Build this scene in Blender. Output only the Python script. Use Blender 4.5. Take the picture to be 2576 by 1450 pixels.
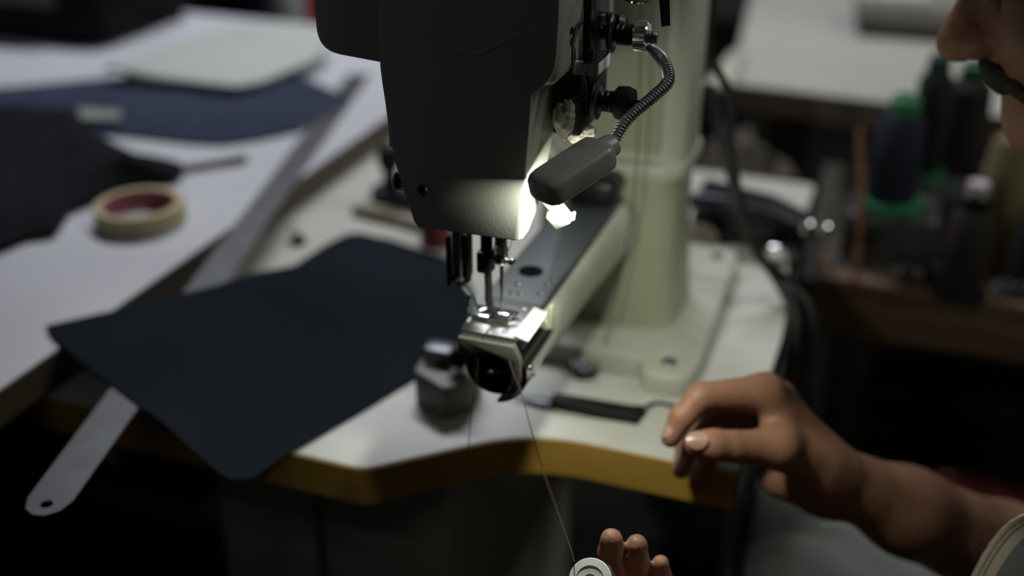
import bpy, bmesh, math, random
import numpy as np
from mathutils import Vector, Matrix
random.seed(4)
for _o in list(bpy.data.objects): bpy.data.objects.remove(_o, do_unlink=True)
SC = bpy.context.scene
COL = SC.collection

# ---------------------------------------------------------------- camera
FPX, CX, CY = 2900.0, 1288.0, 725.0
PITCH, YAW = math.radians(27.3), math.radians(20.2)
_c, _s = math.cos, math.sin
R_ = np.array([_c(YAW), _s(YAW), 0.0])
FH = np.array([-_s(YAW), _c(YAW), 0.0])
UP = np.array([0, 0, 1.0])
F_ = FH*_c(PITCH) - UP*_s(PITCH)
D_ = -(UP*_c(PITCH) + FH*_s(PITCH))
CAM = np.array([0.25181326, -0.65404983, 1.31653051])
cam_d = bpy.data.cameras.new('camera'); cam = bpy.data.objects.new('camera', cam_d); COL.objects.link(cam)
cam.matrix_world = Matrix(((R_[0], -D_[0], -F_[0], CAM[0]), (R_[1], -D_[1], -F_[1], CAM[1]),
                           (R_[2], -D_[2], -F_[2], CAM[2]), (0, 0, 0, 1)))
cam_d.sensor_width = 36.0; cam_d.lens = FPX/2576*36; cam_d.clip_start = 0.05; cam_d.clip_end = 60
cam_d.dof.use_dof = True; cam_d.dof.focus_distance = 0.70; cam_d.dof.aperture_fstop = 2.15
SC.camera = cam

# ---------------------------------------------------------------- world, room lamps, exposure
w = bpy.data.worlds.new('world'); SC.world = w; w.use_nodes = True
w.node_tree.nodes['Background'].inputs[0].default_value = (0.55, 0.62, 0.70, 1)
w.node_tree.nodes['Background'].inputs[1].default_value = 0.006
def area(name, loc, target, sx, sy, power, col):
    l = bpy.data.lights.new(name, 'AREA'); l.shape = 'RECTANGLE'; l.size = sx; l.size_y = sy
    l.energy = power; l.color = col
    o = bpy.data.objects.new(name, l); COL.objects.link(o); o.location = loc
    o.rotation_euler = (Vector(target)-Vector(loc)).to_track_quat('-Z', 'Y').to_euler()
    return o
TUBES = [((1.45, 0.75, 2.52), 11.0, (0.95, 1.0, 0.92)), ((-0.75, 1.35, 2.52), 25.0, (0.94, 0.96, 1.0)), ((0.9, 3.0, 2.52), 4.0, (0.95, 1.0, 0.96)), ((-0.2, -1.3, 2.52), 0.40, (0.95, 1.0, 0.96))]
for i, (p, e, c_) in enumerate(TUBES):
    area('tube_light_%d' % i, (p[0], p[1], p[2]-0.045), (p[0], p[1], 0), 1.2, 0.10, e, c_)
vs = SC.view_settings
vs.view_transform = 'Standard'; vs.look = 'None'; vs.gamma = 1.0; vs.use_curve_mapping = False
vs.exposure = 0.0

# ---------------------------------------------------------------- helpers
def ray(x, y): return F_ + R_*(x-CX)/FPX + D_*(y-CY)/FPX
def at(x, y, d): return CAM + ray(x, y)*d
def onz(x, y, z): r = ray(x, y); return CAM + r*(z-CAM[2])/r[2]
def ony(x, y, Y): r = ray(x, y); return CAM + r*(Y-CAM[1])/r[1]
def onx(x, y, X): r = ray(x, y); return CAM + r*(X-CAM[0])/r[0]
def drop(x, y, zf):
    z = 0.8
    for _ in range(40):
        p = onz(x, y, z); z = 0.5*z + 0.5*zf(p[0], p[1])
    return onz(x, y, z)

_mats = {}
def M(name, col, rough=0.5, metal=0.0, var=0.12, scale=25.0, bump=0.0, bscale=200.0, coat=0.0, sub=0.0, spec=0.5, dirt=None, dscale=8.0):
    if name in _mats: return _mats[name]
    m = bpy.data.materials.new(name); m.use_nodes = True
    nt = m.node_tree; N = nt.nodes; L = nt.links; b = N['Principled BSDF']
    tc = N.new('ShaderNodeTexCoord'); nz = N.new('ShaderNodeTexNoise')
    nz.inputs['Scale'].default_value = scale; nz.inputs['Detail'].default_value = 5
    L.new(tc.outputs['Object'], nz.inputs['Vector'])
    rp = N.new('ShaderNodeValToRGB')
    rp.color_ramp.elements[0].position = 0.3; rp.color_ramp.elements[1].position = 0.7
    rp.color_ramp.elements[0].color = tuple(max(0, c*(1-var)) for c in col)+(1,)
    rp.color_ramp.elements[1].color = tuple(min(1, c*(1+var)) for c in col)+(1,)
    L.new(nz.outputs['Fac'], rp.inputs['Fac'])
    out = rp.outputs['Color']
    if dirt:
        n2 = N.new('ShaderNodeTexNoise'); n2.inputs['Scale'].default_value = dscale; n2.inputs['Detail'].default_value = 8
        n2.inputs['Roughness'].default_value = 0.7
        L.new(tc.outputs['Object'], n2.inputs['Vector'])
        r2 = N.new('ShaderNodeValToRGB'); r2.color_ramp.elements[0].position = 0.52; r2.color_ramp.elements[1].position = 0.72
        L.new(n2.outputs['Fac'], r2.inputs['Fac'])
        mx = N.new('ShaderNodeMix'); mx.data_type = 'RGBA'
        L.new(r2.outputs['Color'], mx.inputs[0]); L.new(out, mx.inputs[6]); mx.inputs[7].default_value = tuple(dirt)+(1,)
        out = mx.outputs[2]
    L.new(out, b.inputs['Base Color'])
    b.inputs['Roughness'].default_value = rough; b.inputs['Metallic'].default_value = metal
    b.inputs['Specular IOR Level'].default_value = spec
    if coat: b.inputs['Coat Weight'].default_value = coat; b.inputs['Coat Roughness'].default_value = 0.15
    if sub: b.inputs['Subsurface Weight'].default_value = sub; b.inputs['Subsurface Radius'].default_value = (0.01, 0.004, 0.002); b.inputs['Subsurface Scale'].default_value = 0.4
    if bump:
        n3 = N.new('ShaderNodeTexNoise'); n3.inputs['Scale'].default_value = bscale; n3.inputs['Detail'].default_value = 4
        L.new(tc.outputs['Object'], n3.inputs['Vector'])
        bp = N.new('ShaderNodeBump'); bp.inputs['Strength'].default_value = bump; bp.inputs['Distance'].default_value = 0.002
        L.new(n3.outputs['Fac'], bp.inputs['Height']); L.new(bp.outputs['Normal'], b.inputs['Normal'])
    _mats[name] = m
    return m
def wood_mat(name, c0, c1, scale=6.0, rough=0.55):
    if name in _mats: return _mats[name]
    m = M(name, c0, rough); nt = m.node_tree; N = nt.nodes; L = nt.links; b = N['Principled BSDF']
    tc = N.new('ShaderNodeTexCoord'); mp = N.new('ShaderNodeMapping'); mp.inputs['Scale'].default_value = (1, 8, 8)
    wv = N.new('ShaderNodeTexNoise'); wv.inputs['Scale'].default_value = scale; wv.inputs['Detail'].default_value = 6; wv.inputs['Distortion'].default_value = 1.2
    L.new(tc.outputs['Object'], mp.inputs['Vector']); L.new(mp.outputs['Vector'], wv.inputs['Vector'])
    rp = N.new('ShaderNodeValToRGB'); rp.color_ramp.elements[0].position = 0.35; rp.color_ramp.elements[1].position = 0.65
    rp.color_ramp.elements[0].color = tuple(c0)+(1,); rp.color_ramp.elements[1].color = tuple(c1)+(1,)
    L.new(wv.outputs['Fac'], rp.inputs['Fac']); L.new(rp.outputs['Color'], b.inputs['Base Color'])
    return m
def emit(name, col, strength):
    m = bpy.data.materials.new(name); m.use_nodes = True; b = m.node_tree.nodes['Principled BSDF']
    b.inputs['Base Color'].default_value = tuple(col)+(1,)
    b.inputs['Emission Color'].default_value = tuple(col)+(1,); b.inputs['Emission Strength'].default_value = strength
    return m

WLOC = {}
def empty(name, loc):
    o = bpy.data.objects.new(name, None); COL.objects.link(o); o.location = tuple(float(v) for v in loc); o.empty_display_size = 0.05
    WLOC[o.name] = np.array(loc, float); return o
def tag(o, label=None, cat=None, group=None, kind=None):
    if label: o['label'] = label
    if cat: o['category'] = cat
    if group: o['group'] = group
    if kind: o['kind'] = kind
    return o
def thing(name, loc, label, cat, group=None): return tag(empty(name, loc), label, cat, group)

def frame_for(t):
    t = np.array(t, float); t /= np.linalg.norm(t)
    a = np.array([0, 0, 1.0]) if abs(t[2]) < 0.9 else np.array([1.0, 0, 0])
    u = np.cross(a, t); u /= np.linalg.norm(u); v = np.cross(t, u); return u, v, t

class MB:
    def __init__(self): self.v = []; self.f = []; self.uv = None
    def add(self, vs, fs):
        n = len(self.v); self.v += [tuple(float(c) for c in p) for p in vs]; self.f += [tuple(i+n for i in f) for f in fs]; return self
    def bm(self, bm):
        bm.verts.ensure_lookup_table(); bm.verts.index_update()
        self.add([v.co for v in bm.verts], [[v.index for v in f.verts] for f in bm.faces]); bm.free(); return self
    def box(self, lo, hi, bev=0.0, seg=2, M4=None):
        lo = np.array(lo, float); hi = np.array(hi, float)
        b = bmesh.new(); bmesh.ops.create_cube(b, size=1.0)
        for v in b.verts: v.co = Vector([(lo[i]+hi[i])/2 + v.co[i]*(hi[i]-lo[i]) for i in range(3)])
        if bev: bmesh.ops.bevel(b, geom=list(b.edges), offset=bev, segments=seg, affect='EDGES', profile=0.5)
        if M4 is not None: bmesh.ops.transform(b, matrix=M4, verts=b.verts)
        return self.bm(b)
    def prism(self, poly, axis, lo, hi, bev=0.0, seg=2):
        o = [(1, 2), (0, 2), (0, 1)][axis]
        b = bmesh.new(); A = []
        for h in (lo, hi):
            ring = []
            for p in poly:
                c = [0, 0, 0]; c[axis] = h; c[o[0]] = p[0]; c[o[1]] = p[1]; ring.append(b.verts.new(c))
            A.append(ring)
        n = len(poly)
        b.faces.new(A[0][::-1]); b.faces.new(A[1])
        for i in range(n): b.faces.new((A[0][i], A[0][(i+1) % n], A[1][(i+1) % n], A[1][i]))
        bmesh.ops.recalc_face_normals(b, faces=b.faces)
        if bev:
            es = [e for e in b.edges if abs(e.verts[0].co[axis]-e.verts[1].co[axis]) < 1e-9]
            bmesh.ops.bevel(b, geom=es, offset=bev, segments=seg, affect='EDGES', profile=0.5)
        return self.bm(b)
    def cyl(self, p0, p1, r0, r1=None, seg=24, bev=0.0):
        r1 = r0 if r1 is None else r1
        p0 = np.array(p0, float); p1 = np.array(p1, float); L = np.linalg.norm(p1-p0)
        if bev: prof = [(0, 0), (r0-bev, 0), (r0, bev), (r1, L-bev), (r1-bev, L), (0, L)]
        else: prof = [(0, 0), (r0, 0), (r1, L), (0, L)]
        return self.lathe(prof, p0, p1-p0, seg)
    def lathe(self, prof, org, axis, seg=32, teeth=None):
        u, v, t = frame_for(axis); org = np.array(org, float)
        vs = []; idx = []
        for k, (r, h) in enumerate(prof):
            if r <= 1e-9: idx.append([len(vs)]); vs.append(org+t*h)
            else:
                row = []
                for i in range(seg):
                    a = 2*math.pi*i/seg; rr = r
                    if teeth and k in teeth: rr = r*(1-(0.05 if i % 2 else 0))
                    row.append(len(vs)); vs.append(org+t*h+u*rr*math.cos(a)+v*rr*math.sin(a))
                idx.append(row)
        fs = []
        for a, b in zip(idx[:-1], idx[1:]):
            for i in range(seg):
                j = (i+1) % seg
                if len(a) == 1 and len(b) == 1: break
                if len(a) == 1: fs.append((a[0], b[j], b[i]))
                elif len(b) == 1: fs.append((a[i], a[j], b[0]))
                else: fs.append((a[i], a[j], b[j], b[i]))
        return self.add(vs, fs)
    def tube(self, pts, rad, seg=10, flat=None, caps=True, up=None):
        P = np.array(pts, float); n = len(P)
        rad = [rad]*n if np.isscalar(rad) else rad
        T = np.gradient(P, axis=0); T /= np.linalg.norm(T, axis=1)[:, None]
        u, v, _ = frame_for(T[0])
        if up is not None:
            up = np.array(up, float); u = up-T[0]*(up@T[0]); u /= np.linalg.norm(u)
        vs = []; fs = []
        for k in range(n):
            u = u-T[k]*(u@T[k]); u /= np.linalg.norm(u); v = np.cross(T[k], u)
            for i in range(seg):
                a = 2*math.pi*i/seg
                ru = rad[k]; rv = rad[k]*(flat if flat else 1)
                vs.append(P[k]+u*ru*math.cos(a)+v*rv*math.sin(a))
        for k in range(n-1):
            for i in range(seg):
                j = (i+1) % seg; fs.append((k*seg+i, k*seg+j, (k+1)*seg+j, (k+1)*seg+i))
        if caps: fs += [tuple(range(seg))[::-1], tuple(range((n-1)*seg, n*seg))]
        return self.add(vs, fs)
    def grid(self, G, th):
        """G[i][j] top surface points -> closed slab of thickness th below"""
        G = np.array(G, float); a, b = G.shape[:2]; n = a*b
        vs = [p for p in G.reshape(-1, 3)] + [p-np.array([0, 0, th]) for p in G.reshape(-1, 3)]; fs = []
        for i in range(a-1):
            for j in range(b-1):
                q = (i*b+j, (i+1)*b+j, (i+1)*b+j+1, i*b+j+1)
                fs.append(q); fs.append(tuple(k+n for k in q[::-1]))
        per = [(i, 0) for i in range(a-1)]+[(a-1, j) for j in range(b-1)]+[(i, b-1) for i in range(a-1, 0, -1)]+[(0, j) for j in range(b-1, 0, -1)]
        for k in range(len(per)):
            p = per[k][0]*b+per[k][1]; q = per[(k+1) % len(per)]; q = q[0]*b+q[1]
            fs.append((q, p, p+n, q+n))
        return self.add(vs, fs)
    def map(self, fn): self.v = [tuple(float(c) for c in fn(*p)) for p in self.v]; return self
    def build(self, name, mat, parent=None, smooth=True, org=None, label=None, angle=0.6):
        V = np.array(self.v)
        if parent is not None: base = WLOC[parent.name]
        elif org is not None: base = np.array(org, float)
        else:
            lo = V.min(0); hi = V.max(0); base = np.array([(lo[0]+hi[0])/2, (lo[1]+hi[1])/2, lo[2]])
        me = bpy.data.meshes.new(name); me.from_pydata((V-base).tolist(), [], self.f); me.update()
        b = bmesh.new(); b.from_mesh(me); bmesh.ops.recalc_face_normals(b, faces=b.faces); b.to_mesh(me); b.free()
        if smooth:
            me.polygons.foreach_set('use_smooth', [True]*len(me.polygons))
            try: me.set_sharp_from_angle(angle=angle)
            except Exception: pass
        if isinstance(mat, (list, tuple)):
            for m_ in mat: me.materials.append(m_)
        else: me.materials.append(mat)
        o = bpy.data.objects.new(name, me); COL.objects.link(o)
        if parent is not None: o.parent = parent
        else: o.location = tuple(float(c) for c in base)
        WLOC[o.name] = base
        if label: o['label'] = label
        return o

def arc_round(poly, radii, seg=6):
    """round 2d polygon corners"""
    out = []; n = len(poly)
    for i, p in enumerate(poly):
        r = radii[i] if not np.isscalar(radii) else radii
        p = np.array(p, float); a = np.array(poly[i-1], float)-p; b = np.array(poly[(i+1) % n], float)-p
        la, lb = np.linalg.norm(a), np.linalg.norm(b)
        if r <= 0: out.append(tuple(p)); continue
        d = min(r, la*0.45, lb*0.45); pa = p+a/la*d; pb = p+b/lb*d
        for k in range(seg+1):
            t = k/seg; out.append(tuple((1-t)**2*pa+2*t*(1-t)*p+t*t*pb))
    return out
def bez(pts, n=40):
    """Catmull-Rom through points"""
    P = [np.array(p, float) for p in pts]; P = [2*P[0]-P[1]]+P+[2*P[-1]-P[-2]]; out = []
    m = len(P)-3
    for k in range(n+1):
        s = k/n*m; i = min(int(s), m-1); t = s-i; a, b, c, d = P[i:i+4]
        out.append(0.5*((2*b)+(-a+c)*t+(2*a-5*b+4*c-d)*t*t+(-a+3*b-3*c+d)*t**3))
    return np.array(out)
def resample(pts, n):
    P = np.array(pts, float); d = np.r_[0, np.cumsum(np.linalg.norm(np.diff(P, axis=0), axis=1))]
    s = np.linspace(0, d[-1], n); return np.stack([np.interp(s, d, P[:, k]) for k in range(P.shape[1])], 1)
def coons(c0, c1, d0, d1, n, m):
    """c0,c1: curves for v=0,1 (param u, n pts); d0,d1: curves for u=0,1 (param v, m pts)"""
    c0, c1, d0, d1 = resample(c0, n), resample(c1, n), resample(d0, m), resample(d1, m)
    u = np.linspace(0, 1, n)[:, None, None]; v = np.linspace(0, 1, m)[None, :, None]
    S = (1-v)*c0[:, None]+v*c1[:, None]+(1-u)*d0[None]+u*d1[None]
    S -= (1-u)*(1-v)*c0[0]+u*(1-v)*c0[-1]+(1-u)*v*c1[0]+u*v*c1[-1]
    return S
def sstep(a, b, x):
    t = min(1, max(0, (x-a)/(b-a))); return t*t*(3-2*t)
def wav(x, y, s=0):
    return math.sin(7*x+3.1*y+s)*0.5+math.sin(13*y-5*x+1.7*s)*0.3+math.sin(23*x+17*y+2.3*s)*0.2

# ---------------------------------------------------------------- materials
m_lam = M('white_laminate', (0.66, 0.65, 0.60), 0.38, var=0.05, scale=6, dirt=(0.56, 0.55, 0.50), dscale=5)
m_work = M('cool_white_laminate', (0.60, 0.60, 0.66), 0.45, var=0.05, scale=5)
m_band = M('ochre_edge_band', (0.46, 0.27, 0.05), 0.5, var=0.15, scale=12)
m_brown = M('dark_brown_edge', (0.09, 0.065, 0.04), 0.6, var=0.2, scale=20)
m_paint = M('grey_green_enamel', (0.40, 0.42, 0.37), 0.42, var=0.06, scale=14, bump=0.05, bscale=500, dirt=(0.33, 0.345, 0.30), dscale=30)
m_face = M('faceplate_enamel', (0.34, 0.35, 0.31), 0.45, var=0.05, scale=14, bump=0.04, bscale=600)
m_ivory = M('ivory_enamel', (0.56, 0.58, 0.49), 0.4, var=0.06, scale=9, dirt=(0.46, 0.48, 0.39), dscale=12)
m_olive = M('olive_ivory_enamel', (0.44, 0.45, 0.33), 0.45, var=0.06, scale=9)
m_chrome = M('chrome', (0.72, 0.73, 0.72), 0.16, 1.0, var=0.06, scale=60)
m_steel = M('brushed_steel', (0.50, 0.52, 0.54), 0.36, 1.0, var=0.1, scale=80, bump=0.05, bscale=400)
m_dsteel = M('dark_steel', (0.16, 0.18, 0.20), 0.38, 0.85, var=0.12, scale=50)
m_black = M('black_metal', (0.014, 0.014, 0.015), 0.35, 0.3, var=0.3, scale=60)
m_bplast = M('black_plastic', (0.009, 0.010, 0.010), 0.55, spec=0.25, var=0.3, scale=60)
m_plast = M('grey_lamp_plastic', (0.44, 0.43, 0.405), 0.38, var=0.06, scale=40, coat=0.3, dirt=(0.25, 0.24, 0.22), dscale=45)
m_white = M('white_plastic', (0.72, 0.73, 0.70), 0.4, var=0.05)
m_leather = M('navy_leather', (0.014, 0.019, 0.027), 0.85, spec=0.08, var=0.15, scale=9, bump=0.35, bscale=900)
m_navy = M('navy_cloth', (0.040, 0.048, 0.085), 0.9, spec=0.15, var=0.15, scale=20, bump=0.3, bscale=700)
m_dark = M('charcoal_cloth', (0.010, 0.012, 0.015), 0.95, spec=0.12, var=0.25, scale=20, bump=0.3, bscale=700)
m_grey_sheet = M('pale_grey_sheet', (0.50, 0.53, 0.51), 0.6, var=0.04, scale=6)
m_cotton = M('stained_cotton', (0.50, 0.47, 0.40), 0.95, var=0.15, scale=60, bump=0.8, bscale=260, dirt=(0.20, 0.13, 0.06), dscale=70)
m_tape = M('masking_tape', (0.52, 0.46, 0.26), 0.6, var=0.08, scale=40)
m_core = M('tape_core', (0.33, 0.10, 0.11), 0.7, var=0.25, scale=60)
m_wood = wood_mat('brown_wood', (0.10, 0.055, 0.030), (0.17, 0.10, 0.055))
m_dwood = wood_mat('dark_wood', (0.030, 0.020, 0.013), (0.060, 0.040, 0.024))
m_red = M('dark_red', (0.16, 0.018, 0.016), 0.6)
m_green = M('green_plastic', (0.03, 0.20, 0.085), 0.45, var=0.2)
m_tnavy = M('navy_thread', (0.010, 0.012, 0.030), 0.8, bump=0.5, bscale=500)
m_tblack = M('black_thread', (0.008, 0.009, 0.010), 0.8, bump=0.5, bscale=500)
m_tbrown = M('brown_thread', (0.022, 0.013, 0.011), 0.8, bump=0.5, bscale=500)
m_ttan = M('tan_thread', (0.19, 0.155, 0.075), 0.8, bump=0.5, bscale=500)
m_redthr = M('red_brown_thread', (0.060, 0.020, 0.015), 0.7, var=0.2, scale=300)
m_dkthr = M('dark_thread', (0.02, 0.018, 0.016), 0.7)
m_skin = M('skin', (0.27, 0.135, 0.085), 0.5, spec=0.35, var=0.2, scale=28, bump=0.25, bscale=420, sub=0.12, dirt=(0.21, 0.09, 0.058), dscale=40)
m_nail = M('nail', (0.36, 0.205, 0.165), 0.32, var=0.06)
m_hair = M('black_hair', (0.008, 0.007, 0.006), 0.6, var=0.4, scale=120, bump=0.8, bscale=500)
m_trous = M('pale_grey_cotton', (0.24, 0.25, 0.23), 0.9, var=0.08, scale=18, bump=0.4, bscale=600)
m_cable = M('black_cable', (0.010, 0.014, 0.012), 0.5)
m_stand = M('stand_paint', (0.42, 0.45, 0.36), 0.5, var=0.12)
m_copper = M('copper', (0.34, 0.16, 0.09), 0.5, 0.4)
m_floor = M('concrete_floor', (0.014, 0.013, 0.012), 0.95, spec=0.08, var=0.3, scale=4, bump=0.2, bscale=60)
m_wall = M('dark_wall', (0.12, 0.12, 0.115), 0.9, var=0.15, scale=3)  # kept dark to cut the light bounced onto the machine front
m_ceil = M('dull_ceiling', (0.16, 0.16, 0.155), 0.9, var=0.1, scale=3)
# ---------------------------------------------------------------- room
T = 0.78; WT = 0.815; ZP = 0.93
def struct(name, mb, mat): return tag(mb.build(name, mat, smooth=False), kind='structure')
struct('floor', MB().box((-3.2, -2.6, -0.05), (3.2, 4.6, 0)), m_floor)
struct('ceiling', MB().box((-3.2, -2.6, 2.7), (3.2, 4.6, 2.75)), m_ceil)
struct('wall_back', MB().box((-3.2, 4.6, 0), (3.2, 4.7, 2.7)), m_wall)
struct('wall_front', MB().box((-3.2, -2.7, 0), (3.2, -2.6, 2.7)), m_wall)
struct('wall_left', MB().box((-3.3, -2.6, 0), (-3.2, 4.6, 2.7)), m_wall)
struct('wall_right', MB().box((3.2, -2.6, 0), (3.3, 4.6, 2.7)), m_wall)
m_tube = emit('tube_glow', (0.93, 1.0, 0.95), 2.0)
_tl = ['to the right of the seated person', 'above the far end of the work table', 'above the far table', 'behind the photographer']
for i, (p, e, c_) in enumerate(TUBES):
    t = thing('fluorescent_light', (p[0], p[1], p[2]), 'white fluorescent ceiling batten '+_tl[i], 'ceiling light', 'ceiling battens')
    MB().box((p[0]-0.62, p[1]-0.05, p[2]+0.02), (p[0]+0.62, p[1]+0.05, 2.70), 0.006).build('housing', m_white, t)
    MB().cyl((p[0]-0.6, p[1], p[2]), (p[0]+0.6, p[1], p[2]), 0.016).build('tube', m_tube, t)

# ---------------------------------------------------------------- sewing table
st = thing('sewing_table', (-0.12, 0.35, 0), 'white-topped sewing table with ochre edge and angled notch under the machine', 'table')
tpoly = arc_round([(-0.432, -0.006), (-0.110, -0.006), (-0.004, 0.088), (0.165, 0.088), (0.165, 0.35), (0.147, 0.47), (0.147, 0.71), (-0.432, 0.71)],
                  [0.012, 0.012, 0.05, 0.008, 0.06, 0.05, 0.01, 0.01])
MB().prism(tpoly, 2, T-0.034, T, 0.0012).build('table_top', m_lam, st, angle=0.4)
def offset(poly, d):
    P = np.array(poly); n = len(P); out = []
    for i in range(n):
        a = P[i]-P[i-1]; b = P[(i+1) % n]-P[i]
        a /= max(1e-9, np.linalg.norm(a)); b /= max(1e-9, np.linalg.norm(b)); t = a+b; t /= np.linalg.norm(t)
        out.append(P[i]+np.array([t[1], -t[0]])*d)
    return out
po = offset(tpoly, 0.0012); n_ = len(po)
vs_ = [(p[0], p[1], z) for z in (T-0.035, T-0.0015) for p in po]+[(p[0], p[1], z) for z in (T-0.035, T-0.0015) for p in offset(tpoly, -0.001)]
fs_ = []
for i in range(n_):
    j = (i+1) % n_
    fs_ += [(i, j, n_+j, n_+i), (2*n_+j, 2*n_+i, 3*n_+i, 3*n_+j), (n_+i, n_+j, 3*n_+j, 3*n_+i), (j, i, 2*n_+i, 2*n_+j)]
def band(keep, mt):
    fo = [f for k, f in enumerate(fs_) if keep((k//4))]
    us = sorted({i for f in fo for i in f}); mp_ = {a: b for b, a in enumerate(us)}
    return MB().add([vs_[i] for i in us], [tuple(mp_[i] for i in f) for f in fo]).build('edge_band', mt, st, angle=0.4)
def fr_(i): j = (i+1) % n_; return (po[i][1]+po[j][1])/2 < 0.0895
band(fr_, m_band); band(lambda i: not fr_(i), M('black_edge_band', (0.012, 0.013, 0.012), 0.5))
MB().box((-0.300, 0.055, 0.10), (-0.197, 0.40, T-0.035), 0.006).build('side_panel', m_stand, st)
MB().box((-0.188, 0.050, 0.10), (-0.062, 0.40, T-0.035), 0.006).build('motor_cover', m_stand, st)
MB().box((-0.292, 0.062, 0.06), (-0.080, 0.39, 0.10), 0.004).build('plinth', m_black, st)
for x, y in ((-0.40, 0.62), (0.12, 0.62), (-0.36, 0.30)):
    MB().box((x-0.02, y-0.02, 0.03), (x+0.02, y+0.02, T-0.034), 0.003).build('leg', m_stand, st)
MB().box((-0.34, 0.06, 0), (-0.05, 0.12, 0.06), 0.006).build('foot', m_stand, st)
MB().box((-0.42, 0.58, 0), (0.14, 0.64, 0.03), 0.006).build('foot', m_stand, st)

# ---------------------------------------------------------------- work table
wt = thing('work_table', (-1.0, 0.35, 0), 'cool white cutting table with dark brown edge, left of the sewing machine', 'table')
MB().box((-1.75, -0.45, WT-0.030), (-0.412, 1.06, WT), 0.0015).build('table_top', m_work, wt)
MB().box((-0.4125, -0.451, WT-0.031), (-0.4105, 1.061, WT-0.0012)).build('edge_band', m_brown, wt)
for x in (-1.68, -0.50):
    for y in (-0.38, 0.98):
        MB().box((x-0.025, y-0.025, 0), (x+0.025, y+0.025, WT-0.03), 0.003).build('leg', m_dwood, wt)
MB().box((-1.66, -0.39, 0.60), (-0.52, -0.36, 0.70), 0.003).build('rail', m_dwood, wt)
MB().box((-0.515, -0.36, 0.60), (-0.485, 0.96, 0.70), 0.003).build('rail', m_dwood, wt)

# ---------------------------------------------------------------- sewing machine
sm = thing('sewing_machine', (0.0, 0.3, T), 'grey-green industrial cylinder-arm sewing machine standing on the ochre-edged table', 'sewing machine')
YF = -0.030
face = [ony(*q, YF) for q in [(963, 165), (968, 205), (975, 250), (985, 330), (1000, 400), (1020, 470), (1047, 550)]]
facep = [(p[0], p[2]) for p in face]
facep += [(ony(1060, 566, YF)[0], ony(1060, 566, YF)[2]), (ony(1300, 600, YF)[0], ony(1300, 600, YF)[2]), (ony(1312, 597, YF)[0], ony(1312, 597, YF)[2])]
for q in [(1330, 400), (1338, 300), (1342, 238), (1370, 215), (1388, 196), (1400, 170), (1406, 135), (1412, 40)]:
    p = ony(*q, YF); facep.append((p[0], p[2]))
facep += [(0.053, 1.31), (0.045, 1.325), (-0.052, 1.325), (-0.060, 1.31)]
fp = MB().prism(facep, 1, YF-0.0045, YF, 0.0012).build('faceplate', m_face, sm, angle=0.5)
def zfun_ridge(p): return p
rp_ = [ony(1072, 82, YF-0.0045), ony(1130, 112, YF-0.0045), ony(1190, 137, YF-0.0045), ony(1250, 112, YF-0.0045), ony(1310, 86, YF-0.0045)]
MB().tube(bez(rp_, 30), 0.0020, 8, up=(0, 0, 1), flat=0.36).build('chevron_ridge', m_face, fp)
p = ony(1063, 478, YF-0.0045)
MB().lathe([(0, -0.001), (0.0032, -0.001), (0.0036, 0.0002), (0.0030, 0.0016), (0.0014, 0.0020), (0.0012, 0.0012), (0, 0.0012)], p, (0, -1, 0), 20).build('screw', m_black, fp)
# lower casting behind the plate: profile in YZ, widened with height
yz = [(YF, 1.0095), (-0.018, 1.0105), (-0.006, 1.018), (0.004, 1.030), (0.010, 1.045), (0.024, 1.075), (0.050, 1.10), (0.055, 1.14), (YF, 1.14)]
def castmap(x, y, z):
    t = min(1, max(0, (z-1.01)/0.10)); lo = -0.0415-0.019*t; hi = 0.0290+0.0065*t
    return (lo+(hi-lo)*x, y, z)
MB().prism(yz, 0, 0.0, 1.0, 0).map(castmap).build('needle_housing', m_paint, sm, angle=0.7)
MB().box((-0.060, YF, 1.108), (0.050, 0.10, 1.325), 0.010, 3).build('head_casting', m_paint, sm)
lh = arc_round([(-0.1090, 1.1165), (-0.055, 1.1125), (-0.055, 1.325), (-0.1085, 1.325)], [0.016, 0, 0, 0.016], 8)
MB().prism(lh, 1, YF+0.001, 0.12, 0.003).build('side_housing', m_face, sm, angle=0.5)
MB().box((-0.075, 0.06, 1.205), (0.048, 0.35, 1.325), 0.014, 3).build('upper_arm', m_paint, sm)
# small disc screw and lug on the left flank
p = ony(1003, 452, YF+0.012)
MB().lathe([(0, -0.004), (0.0055, -0.004), (0.0064, -0.003), (0.0064, 0.001), (0.0055, 0.002), (0, 0.002)], (p[0]+0.001, p[1], p[2]), (-1, 0.1, 0.0), 24).build('thumb_screw', m_black, sm)
p = ony(986, 345, YF+0.01)
MB().box((p[0]-0.001, p[1]-0.003, p[2]-0.006), (p[0]+0.006, p[1]+0.003, p[2]+0.006), 0.001).build('lug', m_paint, sm)
# column and base
def colmap(x, y, z):
    t = (z-0.80)/0.15; s = 1.0+0.10*(1-min(1, max(0, t)))**2
    return ((x-0.003)*s+0.003, (y-0.30)*s+0.30, z)
cp = arc_round([(-0.060, 0.258), (0.066, 0.258), (0.066, 0.345), (-0.060, 0.345)], 0.022, 6)
def loft(poly, zs):
    V = []; Fq = []; n = len(poly)
    for z in zs: V += [(p[0], p[1], z) for p in poly]
    for k in range(len(zs)-1):
        for i in range(n):
            j = (i+1) % n; Fq.append((k*n+i, k*n+j, (k+1)*n+j, (k+1)*n+i))
    Fq += [tuple(range(n))[::-1], tuple(range((len(zs)-1)*n, len(zs)*n))]
    return MB().add(V, Fq)
loft(cp, [0.795, 0.80, 0.81, 0.825, 0.85, 0.90, 0.944, 0.948]).map(colmap).build('lower_column', m_olive, sm)
MB().prism(arc_round([(-0.066, 0.250), (0.073, 0.250), (0.073, 0.352), (-0.066, 0.352)], 0.024, 6), 2, 0.944, 0.958, 0.004).build('column_collar', m_ivory, sm)
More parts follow.
